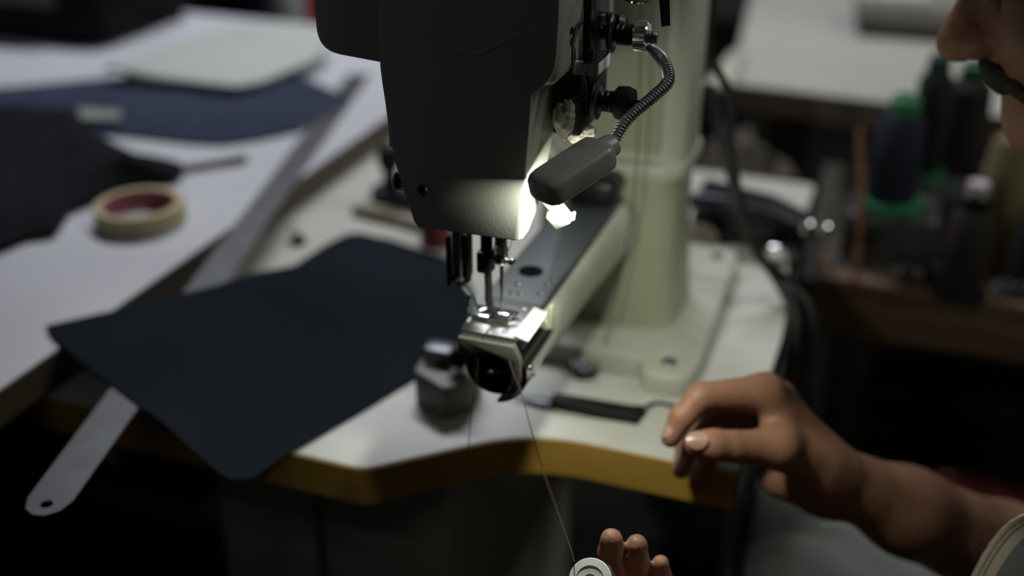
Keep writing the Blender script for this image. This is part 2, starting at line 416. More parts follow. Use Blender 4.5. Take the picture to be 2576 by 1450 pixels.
loft(arc_round([(-0.056, 0.262), (0.070, 0.262), (0.070, 0.342), (-0.056, 0.342)], 0.018, 6), [0.955, 1.0, 1.1, 1.22]).build('upper_column', m_ivory, sm)
MB().box((-0.035, 0.258, 0.965), (0.050, 0.264, 1.19), 0.0025).build('olive_front_panel', m_olive, sm)  # thin olive slab, darker than the column it covers
bp_ = arc_round([(-0.085, 0.197), (0.058, 0.197), (0.064, 0.176), (0.104, 0.176), (0.108, 0.21), (0.100, 0.45), (-0.085, 0.45)], [0.015, 0.006, 0.016, 0.018, 0.018, 0.02, 0.02])
bs = MB().prism(bp_, 2, T, T+0.020, 0.004, 3).build('base_plate', m_ivory, sm, angle=0.5)
for bx_, by_ in ((0.083, 0.200), (0.080, 0.425), (-0.066, 0.425)):
    MB().lathe([(0, 0), (0.006, 0), (0.007, 0.001), (0.0055, 0.003), (0, 0.003)], (bx_, by_, T+0.019), (0, 0, 1), 20).build('bolt', m_dsteel, bs)
# cylinder arm
def armsec(hw, zt, zb, flat):
    zc = (zt+zb)/2; hh = (zt-zb)/2; P = []
    for i in range(40):
        a = 2*math.pi*i/40; cx_ = math.cos(a); sz = math.sin(a)
        e = 0.72
        P.append((0.003+hw*math.copysign(abs(cx_)**e, cx_), zc+hh*math.copysign(abs(sz)**e, sz)))
    return P
ys = [-0.012, 0.0, 0.03, 0.031, 0.06, 0.15, 0.24, 0.27]
hws = [0.0215, 0.0225, 0.0235, 0.0255, 0.0258, 0.0265, 0.030, 0.034]
zbs = [0.884, 0.880, 0.878, 0.876, 0.875, 0.873, 0.868, 0.862]
V = []; Fq = []
for y, hw, zb in zip(ys, hws, zbs): V += [(x, y, z) for x, z in armsec(hw, 0.9285, zb, 0)]
for k in range(len(ys)-1):
    for i in range(40):
        j = (i+1) % 40; Fq.append((k*40+i, k*40+j, (k+1)*40+j, (k+1)*40+i))
Fq += [tuple(range(40))[::-1], tuple(range((len(ys)-1)*40, len(ys)*40))]
MB().add(V, Fq).build('cylinder_arm', m_ivory, sm)
tp = MB().prism(arc_round([(-0.0215, 0.031), (0.0235, 0.031), (0.0245, 0.245), (-0.0225, 0.245)], 0.003), 2, 0.9255, 0.9300, 0.0006).build('top_cover', M('dark_cover_paint', (0.060, 0.068, 0.076), 0.42, 0.2, spec=0.4), sm)
p = onz(1335, 683, 0.930)
MB().lathe([(0, 0.0), (0.0085, 0.0), (0.0095, 0.0004), (0.0085, 0.0009), (0.0065, 0.0003), (0, 0.0003)], (p[0], p[1], 0.9299), (0, 0, 1), 28).build('oil_plug', M('rubber_plug', (0.005, 0.005, 0.005), 0.9, spec=0.1), tp)
for q in [(1302, 716), (1375, 716), (1287, 738), (1358, 740), (1306, 738), (1392, 706)]:
    p = onz(*q, 0.930); MB().lathe([(0, 0), (0.0018, 0), (0.0020, 0.0004), (0.0012, 0.0010), (0, 0.0010)], (p[0], p[1], 0.9300), (0, 0, 1), 14).build('screw', m_chrome, tp)
MB().box((-0.020, 0.215, 0.930), (0.022, 0.262, 0.951), 0.006).build('black_block', m_black, sm)  # plain black block where the arm top meets the column
# needle plate, hook area
pl = MB().prism(arc_round([(-0.0185, -0.0225), (0.0215, -0.0225), (0.0225, 0.0300), (-0.0205, 0.0300)], 0.0025), 2, 0.9265, 0.9310, 0.0007).build('needle_plate', M('worn_plate', (0.42, 0.43, 0.42), 0.38, 1.0), sm)
MB().box((-0.002, -0.006, 0.9309), (0.008, 0.008, 0.9316), 0.0003).build('feed_dog', m_dsteel, pl)
for x, y in ((-0.013, 0.018), (0.014, 0.020), (0.012, -0.015)):
    MB().lathe([(0, 0), (0.0022, 0), (0.0024, 0.0003), (0.0015, 0.0008), (0, 0.0008)], (x, y, 0.9309), (0, 0, 1), 16).build('screw', m_steel, pl)
fpz = [(-0.0185, 0.9265), (-0.0185, 0.9150), (-0.012, 0.9120), (-0.004, 0.9160), (0.006, 0.9180), (0.015, 0.9150), (0.021, 0.908), (0.0225, 0.9000), (0.0265, 0.9000), (0.0265, 0.916), (0.0215, 0.9265)]
fpz = [(-0.0185, 0.9265), (-0.0185, 0.9140)]+[(0.0030+0.0172*math.cos(a), 0.9005+0.0172*math.sin(a)) for a in np.linspace(math.radians(132), math.radians(-35), 18)]+[(0.0195, 0.8905), (0.0225, 0.8895), (0.0250, 0.8925), (0.0262, 0.9000), (0.0262, 0.9160), (0.0215, 0.9265)]
MB().prism(fpz, 1, -0.0262, -0.0200, 0.0006).build('front_plate', M('shaded_front_steel', (0.13, 0.125, 0.11), 0.5, 0.4), sm)  # steel darkened to imitate the weaker light on this face
hc = np.array([0.0045, -0.013, 0.9025])
MB().lathe([(0.0165, 0.006), (0.0205, 0.006), (0.0218, 0.004), (0.0225, -0.006), (0.0205, -0.008), (0.0165, -0.008), (0.0165, 0.006)], hc, (0, -1, 0), 40).build('end_ring', m_black, sm)
hk = MB().lathe([(0, 0.0), (0.0150, 0.0), (0.0150, 0.008), (0.0135, 0.0095), (0.0118, 0.0095), (0.0112, 0.006), (0.0050, 0.006), (0.0045, 0.009), (0.0020, 0.010), (0, 0.010)], hc, (0, -1, 0), 40).build('rotary_hook', m_black, sm)
MB().box((hc[0]-0.0015, hc[1]-0.0102, hc[2]-0.002), (hc[0]+0.0075, hc[1]-0.0085, hc[2]+0.002), 0.0006).build('bobbin_latch', m_dsteel, hk)
MB().lathe([(0, 0), (0.0022, 0), (0.0018, 0.003), (0, 0.0033)], hc+np.array([0, -0.0098, 0]), (0, -1, 0), 18).build('hook_stud', m_steel, hk)
sl = MB().box((-0.0060, -0.022, -0.0012), (0.0050, 0.020, 0.0012), 0.0006, M4=Matrix.Translation((0.0245, 0.004, 0.9290)) @ Matrix.Rotation(0.28, 4, 'Y')).build('slide_plate', M('slide_sheen', (0.80, 0.80, 0.84), 0.45, 0.3), sm)  # bluish-white colour stands in for the ceiling light reflected by the steel
# curved chrome side guard
V = []; Fq = []
na, nb = 16, 10
for k in range(nb):
    y = -0.0215+0.052*k/(nb-1)
    for rr in (0.0265, 0.0250):
        for i in range(na):
            a = math.radians(38-118*i/(na-1)); V.append((0.0035+rr*math.cos(a), y, 0.9025+rr*0.98*math.sin(a)))
for k in range(nb-1):
    for i in range(na-1):
        a0 = k*2*na+i; b0 = (k+1)*2*na+i
        Fq += [(a0, a0+1, b0+1, b0), (a0+na+1, a0+na, b0+na, b0+na+1)]
    for i in (0, na-1):
        a0 = k*2*na+i; b0 = (k+1)*2*na+i; Fq.append((a0, b0, b0+na, a0+na))
for k in (0, nb-1):
    for i in range(na-1): a0 = k*2*na+i; Fq.append((a0, a0+1, a0+na+1, a0+na))
sg = MB().add(V, Fq).build('side_guard', m_chrome, sm)
for a_, y in ((5, -0.013), (-30, 0.004), (-50, -0.010)):
    a = math.radians(a_); nrm = np.array([math.cos(a), 0, math.sin(a)])
    MB().lathe([(0, 0), (0.0022, 0), (0.0022, 0.0008), (0.0012, 0.0014), (0, 0.0014)], np.array([0.0035, y, 0.9025])+nrm*0.0263, nrm, 16).build('screw', m_chrome, sg)
MB().box((0.0275, 0.030, 0.912), (0.0305, 0.036, 0.930), 0.001).build('stop_bracket', m_olive, sm)
# presser bar, feet, needle bar
PX = -0.0285
MB().cyl((PX, 0, 1.05), (PX, 0, 0.957), 0.0050, bev=0.0005).build('presser_bar', m_chrome, sm)
ft = MB().box((PX-0.0075, -0.004, 0.9515), (PX-0.0035, 0.008, 0.990), 0.0015).box((PX+0.0040, -0.002, 0.958), (PX+0.0080, 0.009, 0.991), 0.0012).box((PX-0.006, 0.003, 0.953), (PX+0.007, 0.009, 0.985), 0.0012).build('presser_foot_holder', m_black, sm)
MB().lathe([(0, 0), (0.0028, 0), (0.0028, 0.003), (0.0022, 0.0036), (0, 0.0036)], (PX, -0.0045, 0.961), (0, -1, 0), 16).build('screw', m_black, ft)
of = MB().tube(bez([(PX-0.001, 0.003, 0.957), (PX+0.002, 0.002, 0.951), (PX+0.0085, 0.001, 0.945), (PX+0.0115, 0.0, 0.938), (PX+0.0135, -0.001, 0.9350)], 24), [0.0048]*6+[0.0042]*19, 10, flat=0.55, up=(0, 1, 0)).build('outer_foot_shank', m_dsteel, sm)
V2 = [(PX+0.0105, -0.0075), (PX+0.040, -0.0075), (PX+0.0435, -0.0045), (PX+0.0435, -0.002), (PX+0.020, -0.002), (PX+0.020, 0.0040), (PX+0.042, 0.0040), (PX+0.0435, 0.006), (PX+0.0405, 0.0085), (PX+0.0105, 0.0085)]
MB().prism(V2, 2, 0.9322, 0.9352, 0.0007).build('outer_foot', m_chrome, sm)
MB().tube(bez([(PX+0.0105, -0.006, 0.936), (PX+0.0100, -0.0065, 0.942), (PX+0.0105, -0.0062, 0.948)], 12), 0.0017, 8).build('foot_edge', m_chrome, sm)
IX = -0.0075
MB().cyl((IX, 0.001, 1.05), (IX, 0.001, 0.972), 0.0042, bev=0.0004).build('inner_bar', m_black, sm)
MB().box((IX-0.0058, -0.005, 0.966), (IX+0.0050, 0.006, 0.982), 0.002).build('inner_foot_clamp', m_black, sm)
MB().tube(bez([(IX+0.001, 0.0, 0.970), (IX+0.0015, 0.0, 0.955), (IX+0.0020, -0.001, 0.945), (IX+0.004, -0.002, 0.9392), (IX+0.009, -0.003, 0.9372)], 26), 0.0036, 10, flat=0.7).build('inner_foot_shank', m_black, sm)
MB().prism(arc_round([(IX+0.004, -0.0055), (IX+0.020, -0.0055), (IX+0.020, -0.001), (IX+0.012, -0.001), (IX+0.012, 0.002), (IX+0.004, 0.002)], 0.0012, 3), 2, 0.9356, 0.9382, 0.0006).build('inner_foot', m_chrome, sm)
NX = 0.0032
nb_ = MB().cyl((NX, 0, 1.05), (NX, 0, 0.9855), 0.0042, bev=0.0004).build('needle_bar', m_dsteel, sm)
nc = MB().lathe([(0, 0), (0.0040, 0), (0.0050, 0.002), (0.0050, 0.011), (0.0044, 0.0125), (0.0044, 0.015), (0, 0.015)], (NX, 0, 0.9745), (0, 0, 1), 24).build('needle_clamp', m_chrome, sm)
MB().lathe([(0, 0), (0.0018, 0), (0.0018, 0.003), (0.0026, 0.003), (0.0026, 0.006), (0.0014, 0.0068), (0, 0.0068)], (NX+0.0042, -0.001, 0.9775), (1, -0.25, 0), 16).build('clamp_screw', m_chrome, nc)
MB().lathe([(0, 0), (0.0003, 0.0008), (0.0007, 0.004), (0.0007, 0.020), (0.0012, 0.024), (0.0012, 0.042), (0, 0.042)], (NX+0.0005, -0.0005, 0.9345), (0, 0, 1), 12).build('needle', m_chrome, sm)
# thread tension group on the right flank
bkp = MB().box((0.049, 0.022, 1.075), (0.0545, 0.066, 1.21), 0.002).box((0.034, 0.012, 1.066), (0.0525, 0.052, 1.110), 0.002).build('tension_plate', m_black, sm)
def tension(y, z, x0, r, knob, name):
    a = MB().cyl((x0-0.006, y, z), (x0+0.033, y, z), 0.0030, seg=18).build(name, m_black, sm)
    for k, dx in enumerate((0.002, 0.0052)):
        s = 1 if k == 0 else -1
        pr = [(0.003, 0.0), (r*0.55, 0.0), (r*0.85, 0.0006*s), (r, 0.0022*s), (r*0.99, 0.0028*s), (r*0.84, 0.0013*s), (0.003, 0.0008)]
        MB().lathe(pr, (x0+dx, y, z), (1, 0, 0), 36).build('tension_disc', m_dsteel, a)
    V = bez([(x0+0.007+0.0105*k/50, y+0.0062*math.cos(k*0.75), z+0.0062*math.sin(k*0.75)) for k in range(51)], 200)
    MB().tube(V, 0.0009, 6).build('tension_spring', m_black, a)
    if knob:
        MB().lathe([(0, 0), (0.0085, 0), (0.0095, 0.0008), (0.0095, 0.0080), (0.0085, 0.0088), (0, 0.0088)], (x0+0.0185, y, z), (1, 0, 0), 72, teeth=(2, 3)).build('tension_knob', m_chrome, a)
        V = bez([(x0+0.027+0.006*k/60, y+0.0034*math.cos(k*0.7), z+0.0034*math.sin(k*0.7)) for k in range(61)], 200)
        MB().tube(V, 0.0006, 5).build('stud_thread', m_dsteel, a)
    else:
        MB().lathe([(0, 0), (0.0080, 0), (0.0105, 0.002), (0.0110, 0.008), (0.0095, 0.0125), (0, 0.0135)], (x0+0.0150, y, z), (1, 0, 0), 32).build('tension_knob', m_bplast, a)
    return a
tension(0.057, 1.1220, 0.0555, 0.0125, True, 'upper_tension')
tension(0.032, 1.0850, 0.0540, 0.0125, False, 'lower_tension')
cz = ony(1548, 52, 0.050)
MB().box((0.053, 0.044, 1.128), (0.0565, 0.056, 1.136), 0.001).lathe([(0, 0), (0.004, 0), (0.0046, 0.001), (0.0046, 0.004), (0, 0.005)], (0.0565, 0.050, 1.133), (1, 0, 0), 20).build('guide_pin', m_chrome, sm)
# chrome square loop guide
lp = arc_round([(0.0505, -0.0020), (0.0665, -0.0020), (0.0665, 0.0290), (0.0505, 0.0290)], 0.003, 4)
lpi = arc_round([(0.0517, -0.0008), (0.0653, -0.0008), (0.0653, 0.0278), (0.0517, 0.0278)], 0.0022, 4)
n_ = len(lp); V = [(a[0], a[1], z) for z in (1.111, 1.1185) for a in lp]+[(a[0], a[1], z) for z in (1.111, 1.1185) for a in lpi]; Fq = []
for i in range(n_):
    j = (i+1) % n_; Fq += [(i, j, n_+j, n_+i), (2*n_+j, 2*n_+i, 3*n_+i, 3*n_+j), (n_+i, n_+j, 3*n_+j, 3*n_+i), (j, i, 2*n_+i, 2*n_+j)]
lg = MB().add(V, Fq).build('loop_guide', m_chrome, sm)
MB().tube(bez([(0.0510, 0.0010, 1.116), (0.0508, 0.0010, 1.128), (0.0515, 0.0040, 1.137), (0.0525, 0.0120, 1.141)], 20), 0.0024, 8, flat=0.35).build('guide_arm', m_chrome, lg)
for q in ((1437, 77), (1437, 104)):
    p = onx(*q, 0.0500); MB().lathe([(0, 0), (0.0022, 0), (0.0022, 0.0009), (0, 0.0009)], p, (1, 0, 0), 16).build('screw', m_black, sm)
p = at(1585, 2, 0.70)
MB().lathe([(0, 0), (0.008, 0), (0.0105, 0.0012), (0.0110, 0.003), (0.006, 0.004), (0, 0.0042)], (p[0], p[1]+0.01, p[2]+0.001), (0.25, -0.3, 0.9), 28).cyl((p[0]-0.03, p[1]+0.02, p[2]+0.002), (p[0], p[1]+0.01, p[2]+0.002), 0.003).build('thread_take_up_guide', m_chrome, sm)
pA, pB = at(1668, -60, 0.71), at(1675, 66, 0.71)
lvm = MB().tube([pA, (pA+pB)/2, pB], [0.0032, 0.0032, 0.0028], 4, flat=0.5, up=(1, 0, 0)); lvm.cyl(pA, (0.05, pA[1]+0.02, pA[2]+0.004), 0.003).build('lifting_lever', m_black, sm)
# white lit guide bracket under the lamp
gp = at(1408, 545, 0.735)
gm = Matrix.Translation(Vector(gp)) @ Matrix.Rotation(-0.55, 4, 'Y') @ Matrix.Rotation(0.35, 4, 'X')
MB().box((-0.006, -0.005, -0.0055), (0.006, 0.005, 0.0065), 0.0012, M4=gm).box((0.0045, -0.0045, -0.0045), (0.0095, 0.0035, -0.0028), 0.0006, M4=gm).cyl(gp+np.array([-0.002, 0, 0.004]), (0.031, gp[1], gp[2]+0.020), 0.0042).build('thread_guide_block', M('guide_grey', (0.24, 0.25, 0.235), 0.4), sm)
# threads of the machine
th1 = bez([at(1472, -30, 0.695), onx(1461, 60, 0.0600), onx(1458, 135, 0.0610), (0.056, 0.0100, 1.098), onx(1415, 260, 0.0465)], 40)
MB().tube(th1, 0.00035, 5).build('upper_thread', m_dkthr, sm)
MB().tube(bez([at(1497, -30, 0.70), onx(1497, 60, 0.0600), onx(1498, 135, 0.0600), (0.058, 0.0260, 1.100), (0.0575, 0.030, 1.090)], 30), 0.00035, 5).build('upper_thread', m_dkthr, sm)
MB().tube(bez([(0.0145, 0.0, 1.020), (0.0110, -0.002, 0.990), (0.0070, -0.003, 0.982), (0.0050, -0.0015, 0.960), (0.0037, -0.001, 0.938)], 30), 0.0003, 5).build('upper_thread', m_dkthr, sm)
t1 = [(0.0035, -0.003, 0.9335), onz(1230, 828, 0.9318), onz(1222, 840, 0.9310), ony(1208, 872, -0.0245), ony(1197, 960, -0.026), ony(1187, 1030, -0.027), ony(1180, 1110, -0.028), ony(1174, 1170, -0.028), ony(1160, 1215, -0.028)]
MB().tube(bez(t1, 80), 0.00040, 5).build('needle_thread_tail', m_redthr, sm, label='red-brown thread tail hanging from the needle plate')
# cotton wads pushed against the flank
def blob(c, r, sc, seed, amp=0.22):
    b = bmesh.new(); bmesh.ops.create_icosphere(b, subdivisions=4, radius=1.0)
    for v in b.verts:
        d = v.co.normalized(); k = 1+amp*wav(d.x*0.55+seed, d.y*0.55-d.z*0.4, seed*3)+0.10*wav(2.4*d.z+seed, 2.2*d.x, seed)
        v.co = Vector((c[0]+d.x*r*sc[0]*k, c[1]+d.y*r*sc[1]*k, c[2]+d.z*r*sc[2]*k))
    return MB().bm(b)
for k, (q, x, r, sc) in enumerate((((1420, 300), 0.0435, 0.0095, (0.75, 0.8, 1.25)), ((1462, 335), 0.047, 0.0085, (1.0, 1.1, 0.75)))):
    blob(onx(*q, x), r, sc, k+1.3).build('cotton_wad', m_cotton, sm, label='oil-stained cotton wad' if k == 0 else None)
# ---------------------------------------------------------------- gooseneck lamp
lb = at(1640, 128, 0.715)
gl = thing('gooseneck_lamp', (0.062, lb[1]+0.02, lb[2]), 'small grey gooseneck LED lamp clipped to the machine head and lit', 'lamp')
e0 = at(1386, 466, 0.678); e1 = at(1498, 392, 0.694)
ax = e1-e0; Ln = np.linalg.norm(ax); ax /= Ln
tgt = np.array([0.010, 0.0, 0.955]); dn = tgt-(e0+e1)/2; dn -= ax*(dn@ax); dn /= np.linalg.norm(dn)
# tilt the lamp body so its broad back faces up towards the ceiling
dn = np.array([0.02, 0.10, -1.0]); dn -= ax*(dn@ax); dn /= np.linalg.norm(dn)
sd = np.cross(dn, ax); sd /= np.linalg.norm(sd)
def lampsec(s, hw, hh):
    P = []
    for i in range(32):
        a = 2*math.pi*i/32; c_, s_ = math.cos(a), math.sin(a); e = 0.42
        P.append((hw*math.copysign(abs(c_)**e, c_), hh*math.copysign(abs(s_)**e, s_)))
    return P
V = []; Fq = []; st_ = [(-0.0105, 0.2, 0.3), (-0.0100, 0.62, 0.66), (-0.0085, 0.82, 0.82), (-0.005, 0.96, 0.95), (-0.001, 1, 1), (Ln, 1.0, 1), (Ln+0.004, 0.97, 0.97), (Ln+0.0062, 0.86, 0.85), (Ln+0.0068, 0.5, 0.5)]
HW, HH = 0.0130, 0.0088
for s, kw, kh in st_:
    for a, b in lampsec(s, HW*kw, HH*kh): V.append(e0+ax*s+sd*a+dn*b)
for k in range(len(st_)-1):
    for i in range(32):
        j = (i+1) % 32; Fq.append((k*32+i, k*32+j, (k+1)*32+j, (k+1)*32+i))
Fq += [tuple(range(32))[::-1], tuple(range((len(st_)-1)*32, len(st_)*32))]
lhd = MB().add(V, Fq).build('lamp_head', m_plast, gl)
dv = MB(); Mx = Matrix(((sd[0], ax[0], dn[0], 0), (sd[1], ax[1], dn[1], 0), (sd[2], ax[2], dn[2], 0), (0, 0, 0, 1)))
dc = e0+ax*0.0155+dn*(HH-0.0005)
dv.box((-0.0085, -0.012, -0.0006), (0.0085, 0.012, 0.0008), 0.0004, M4=Matrix.Translation(Vector(dc)) @ Mx)
dv.build('lamp_lens', emit('led_glow', (1.0, 0.98, 0.86), 4.0), lhd)
led = bpy.data.lights.new('led_light', 'AREA'); led.shape = 'RECTANGLE'; led.size = 0.015; led.size_y = 0.022; led.energy = 0.60; led.color = (0.98, 1.0, 0.84)
lo = bpy.data.objects.new('led_light', led); COL.objects.link(lo); lo.parent = gl
lp_ = dc+dn*0.0012; lo.location = tuple(lp_-WLOC[gl.name])
lo.rotation_euler = Matrix(((sd[0], ax[0], -dn[0]), (sd[1], ax[1], -dn[1]), (sd[2], ax[2], -dn[2]))).to_euler()
nk0 = e1+ax*0.004
MB().lathe([(0, 0), (0.0082, 0), (0.0080, 0.003), (0.0070, 0.0105), (0.0060, 0.0115), (0, 0.0115)], nk0, ax, 28).build('neck_socket', m_plast, gl)
gpath = bez([nk0+ax*0.010, at(1580, 300, 0.702), at(1645, 243, 0.708), at(1680, 205, 0.714), at(1672, 160, 0.725), at(1640, 125, 0.740), (0.062, at(1640, 125, 0.74)[1]+0.004, at(1640, 125, 0.74)[2]+0.012)], 600)
seg_l = np.r_[0, np.cumsum(np.linalg.norm(np.diff(gpath, axis=0), axis=1))]
rads = [0.0036+0.00055*math.sin(2*math.pi*s/0.0021) for s in seg_l]
MB().tube(gpath, rads, 12).build('flexible_neck', M('bright_coil', (0.70, 0.71, 0.72), 0.3, 1.0), gl, angle=2.0)
MB().lathe([(0, -0.012), (0.007, -0.012), (0.008, -0.009), (0.008, 0.002), (0.005, 0.005), (0, 0.005)], gpath[-1], (1, 0, 0.2), 24).build('mount', m_black, gl)

# ---------------------------------------------------------------- ruler and leather panel
ZR = WT+0.0004
ra = onz(118, 1272, ZR); rb = onz(905, 188, ZR); rd = rb-ra; RL = np.linalg.norm(rd); rd /= RL
rn = np.array([rd[1], -rd[0], 0.0])
def rpt(s, w_): return ra+rd*s+rn*w_
W2 = 0.0165
rpoly = [tuple(rpt(s, w_)[:2]) for s, w_ in [(0.006, W2), (RL, W2), (RL, -W2), (0.006, -W2), (-0.006, -W2*0.75), (-0.012, -W2*0.25), (-0.012, W2*0.25), (-0.006, W2*0.75)]]
b = bmesh.new(); hole = [b.verts.new((*(rpt(0.0, 0)[:2]+0.0045*np.array([math.cos(a), math.sin(a)])), ZR)) for a in np.linspace(0, 2*math.pi, 17)[:-1]]
out = [b.verts.new((p[0], p[1], ZR)) for p in rpoly]
es = [b.edges.new((hole[i], hole[(i+1) % 16])) for i in range(16)]+[b.edges.new((out[i], out[(i+1) % 8])) for i in range(8)]
bmesh.ops.triangle_fill(b, use_beauty=True, use_dissolve=False, edges=es)
hp = rpt(0.0, 0)
bad = [f for f in b.faces if (f.calc_center_median()-Vector(hp)).length < 0.0035 and all(v in hole for v in f.verts)]
bmesh.ops.delete(b, geom=bad, context='FACES')
bmesh.ops.solidify(b, geom=list(b.faces), thickness=-0.0010)
rul = tag(MB().bm(b).build('steel_ruler', M('ruler_steel', (0.135, 0.14, 0.148), 0.45, 0.85, var=0.1, scale=40), smooth=False), 'long steel ruler with a hanging hole, running under the navy leather panel', 'ruler')

def zpanel(x, y):
    s = (np.array([x, y])-ra[:2])@rn[:2]
    z = T+0.0030+(ZR+0.0030-T-0.0030)*(1-sstep(0.012, 0.15, s))
    if y < -0.006: z -= 0.10*(y+0.006)**2/0.05*sstep(0.05, 0.12, s)
    return z
def pline(qs): return [drop(q[0], q[1], zpanel) for q in qs]
c0 = pline([(115, 818), (330, 770), (560, 714), (740, 668), (820, 614), (872, 588)])
c1 = pline([(575, 1206), (640, 1200), (740, 1130), (900, 1037), (1060, 940), (1130, 893), (1180, 830)])
d0 = pline([(115, 818), (128, 845), (230, 930), (350, 1020), (480, 1130), (545, 1186), (575, 1206)])
d1 = pline([(872, 588), (905, 584), (980, 600), (1090, 636), (1160, 664), (1192, 735), (1180, 830)])
G = coons(c0, c1, d0, d1, 48, 40)
for i in range(48):
    for j in range(40):
        G[i, j, 2] = zpanel(G[i, j, 0], G[i, j, 1]) + 0.0006*wav(3*G[i, j, 0], 3*G[i, j, 1], 1)
tag(MB().grid(G, 0.0022).build('leather_panel', m_leather), 'large dark navy leather panel lying across the table corner', 'leather panel')
# ---------------------------------------------------------------- things on the work table
def zon(h): return lambda x, y: WT+h
tc_ = onz(354, 540, WT+0.008)
tp_ = thing('tape_roll', (tc_[0], tc_[1], WT), 'roll of cream masking tape with a reddish core, lying flat', 'tape roll')
MB().lathe([(0.0385, 0.0), (0.0465, 0.0), (0.0470, 0.001), (0.0470, 0.020), (0.0465, 0.021), (0.0385, 0.021), (0.0385, 0.0)], (tc_[0], tc_[1], WT+0.0002), (0, 0, 1), 48).build('tape', m_tape, tp_)
MB().lathe([(0.0362, 0.0003), (0.0386, 0.0003), (0.0386, 0.0212), (0.0362, 0.0212), (0.0362, 0.0003)], (tc_[0], tc_[1], WT+0.0002), (0, 0, 1), 48).build('core', m_core, tp_)
def sheet(name, mat, top, bot, left, right, h, amp, th, label, cat, seed, n=40, group=None, hfun=None):
    """cloth: four pixel polylines dropped on the table, height h + folds"""
    def zf(x, y): return WT+th+h
    cv = [[drop(q[0], q[1], zf) for q in qq] for qq in (top, bot, left, right)]
    G = coons(cv[0], cv[1], cv[2], cv[3], n, n)
    for i in range(n):
        for j in range(n):
            u, v = i/(n-1), j/(n-1); e = min(1, 6*min(u, 1-u, v, 1-v))
            k = h*(0.2+0.8*e) if hfun is None else hfun(u, v)
            G[i, j, 2] = WT+th+0.0006+max(0, k+amp*e*(0.6+wav(0.55*u+seed, 0.5*v-0.25*u, seed)))
    return tag(MB().grid(G, th).build(name, mat), label, cat, group)
sheet('cloth_piece', m_navy, [(-120, 225), (120, 205), (250, 192), (520, 175), (740, 178)], [(-120, 330), (120, 322), (330, 335), (480, 352), (560, 356), (640, 345), (752, 322)],
      [(-120, 225), (-130, 280), (-120, 330)], [(740, 178), (800, 205), (880, 242), (800, 290), (752, 322)], 0.004, 0.006, 0.003, 'navy blue cloth piece spread flat behind the charcoal cloth', 'cloth', 2.0)
sheet('cloth_piece', m_dark, [(-150, 262), (60, 242), (190, 246), (240, 312), (330, 368), (452, 378)], [(-150, 620), (0, 582), (60, 556), (130, 548), (170, 490), (300, 440), (440, 415)],
      [(-150, 262), (-190, 440), (-150, 620)], [(452, 378), (458, 398), (440, 415)], 0.020, 0.016, 0.004, 'crumpled charcoal cloth heaped at the left of the work table', 'cloth', 5.0)
sheet('grey_sheet', m_grey_sheet, [(262, 176), (400, 120), (590, 60), (690, 62)], [(330, 190), (480, 205), (590, 218), (660, 205), (800, 145)],
      [(262, 176), (290, 184), (330, 190)], [(690, 62), (780, 78), (832, 112), (800, 145)], 0.016, 0.002, 0.006, 'stiff pale grey sheet lying over the navy cloth', 'sheet', 1.2, hfun=lambda u, v: 0.016+0.010*math.sin(math.pi*v))
tag(MB().grid(coons([onz(195, 272, WT+0.016), onz(305, 278, WT+0.016)], [onz(205, 298, WT+0.016), onz(300, 300, WT+0.016)], [onz(195, 272, WT+0.016), onz(205, 298, WT+0.016)], [onz(305, 278, WT+0.016), onz(300, 300, WT+0.016)], 6, 4), 0.0015).build('paper_slip', M('dull_paper', (0.27, 0.28, 0.27), 0.8)), 'small pale paper slip on the navy cloth', 'paper')
pa, pb = onz(380, 437, WT+0.005), onz(622, 399, WT+0.005)
pn = thing('marking_pen', ((pa+pb)/2-np.array([0, 0, 0.005])), 'thin brown marking pen pointing out of the charcoal cloth', 'pen')
ud = (pb-pa)/np.linalg.norm(pb-pa)
MB().cyl(pa, pb-ud*0.03, 0.0042, seg=14, bev=0.0005).build('barrel', m_wood, pn)
MB().lathe([(0, 0), (0.0046, 0), (0.0046, 0.026), (0.0030, 0.030), (0, 0.030)], pb-ud*0.03, ud, 14).build('cap', m_dwood, pn)
bgm = M('black_bag_vinyl', (0.006, 0.007, 0.008), 0.8, spec=0.15, var=0.3, scale=12, bump=0.2, bscale=60)
c_ = onz(150, 40, WT)
bag = thing('shoulder_bag', (-1.25, 1.02, WT), 'bulky black bag at the far left of the work table', 'bag')
def bagmap(x, y, z):
    t = (z-WT)/0.17; k = 1-0.22*t*t; return (-1.25+(x+1.25)*k+0.01*wav(4*z, 3*y, 1), 1.0+(y-1.0)*k, z)
_bm = MB().box((-1.62, 0.80, WT+0.001), (-0.965, 1.05, WT+0.17), 0.03, 4).map(bagmap); _bm.build('bag_body', bgm, bag)
MB().tube(bez([(-1.02, 0.85, WT+0.13), (-0.99, 0.82, WT+0.10), (-0.955, 0.90, WT+0.06), (-0.95, 0.98, WT+0.012)], 20), 0.009, 8, flat=0.35).build('strap', bgm, bag)
MB().prism([(-1.22, WT+0.06), (-1.05, WT+0.06), (-1.07, WT+0.13), (-1.20, WT+0.13)], 1, 0.800, 0.812, 0.003).build('pocket', M('bag_pocket', (0.03, 0.035, 0.038), 0.4), bag)

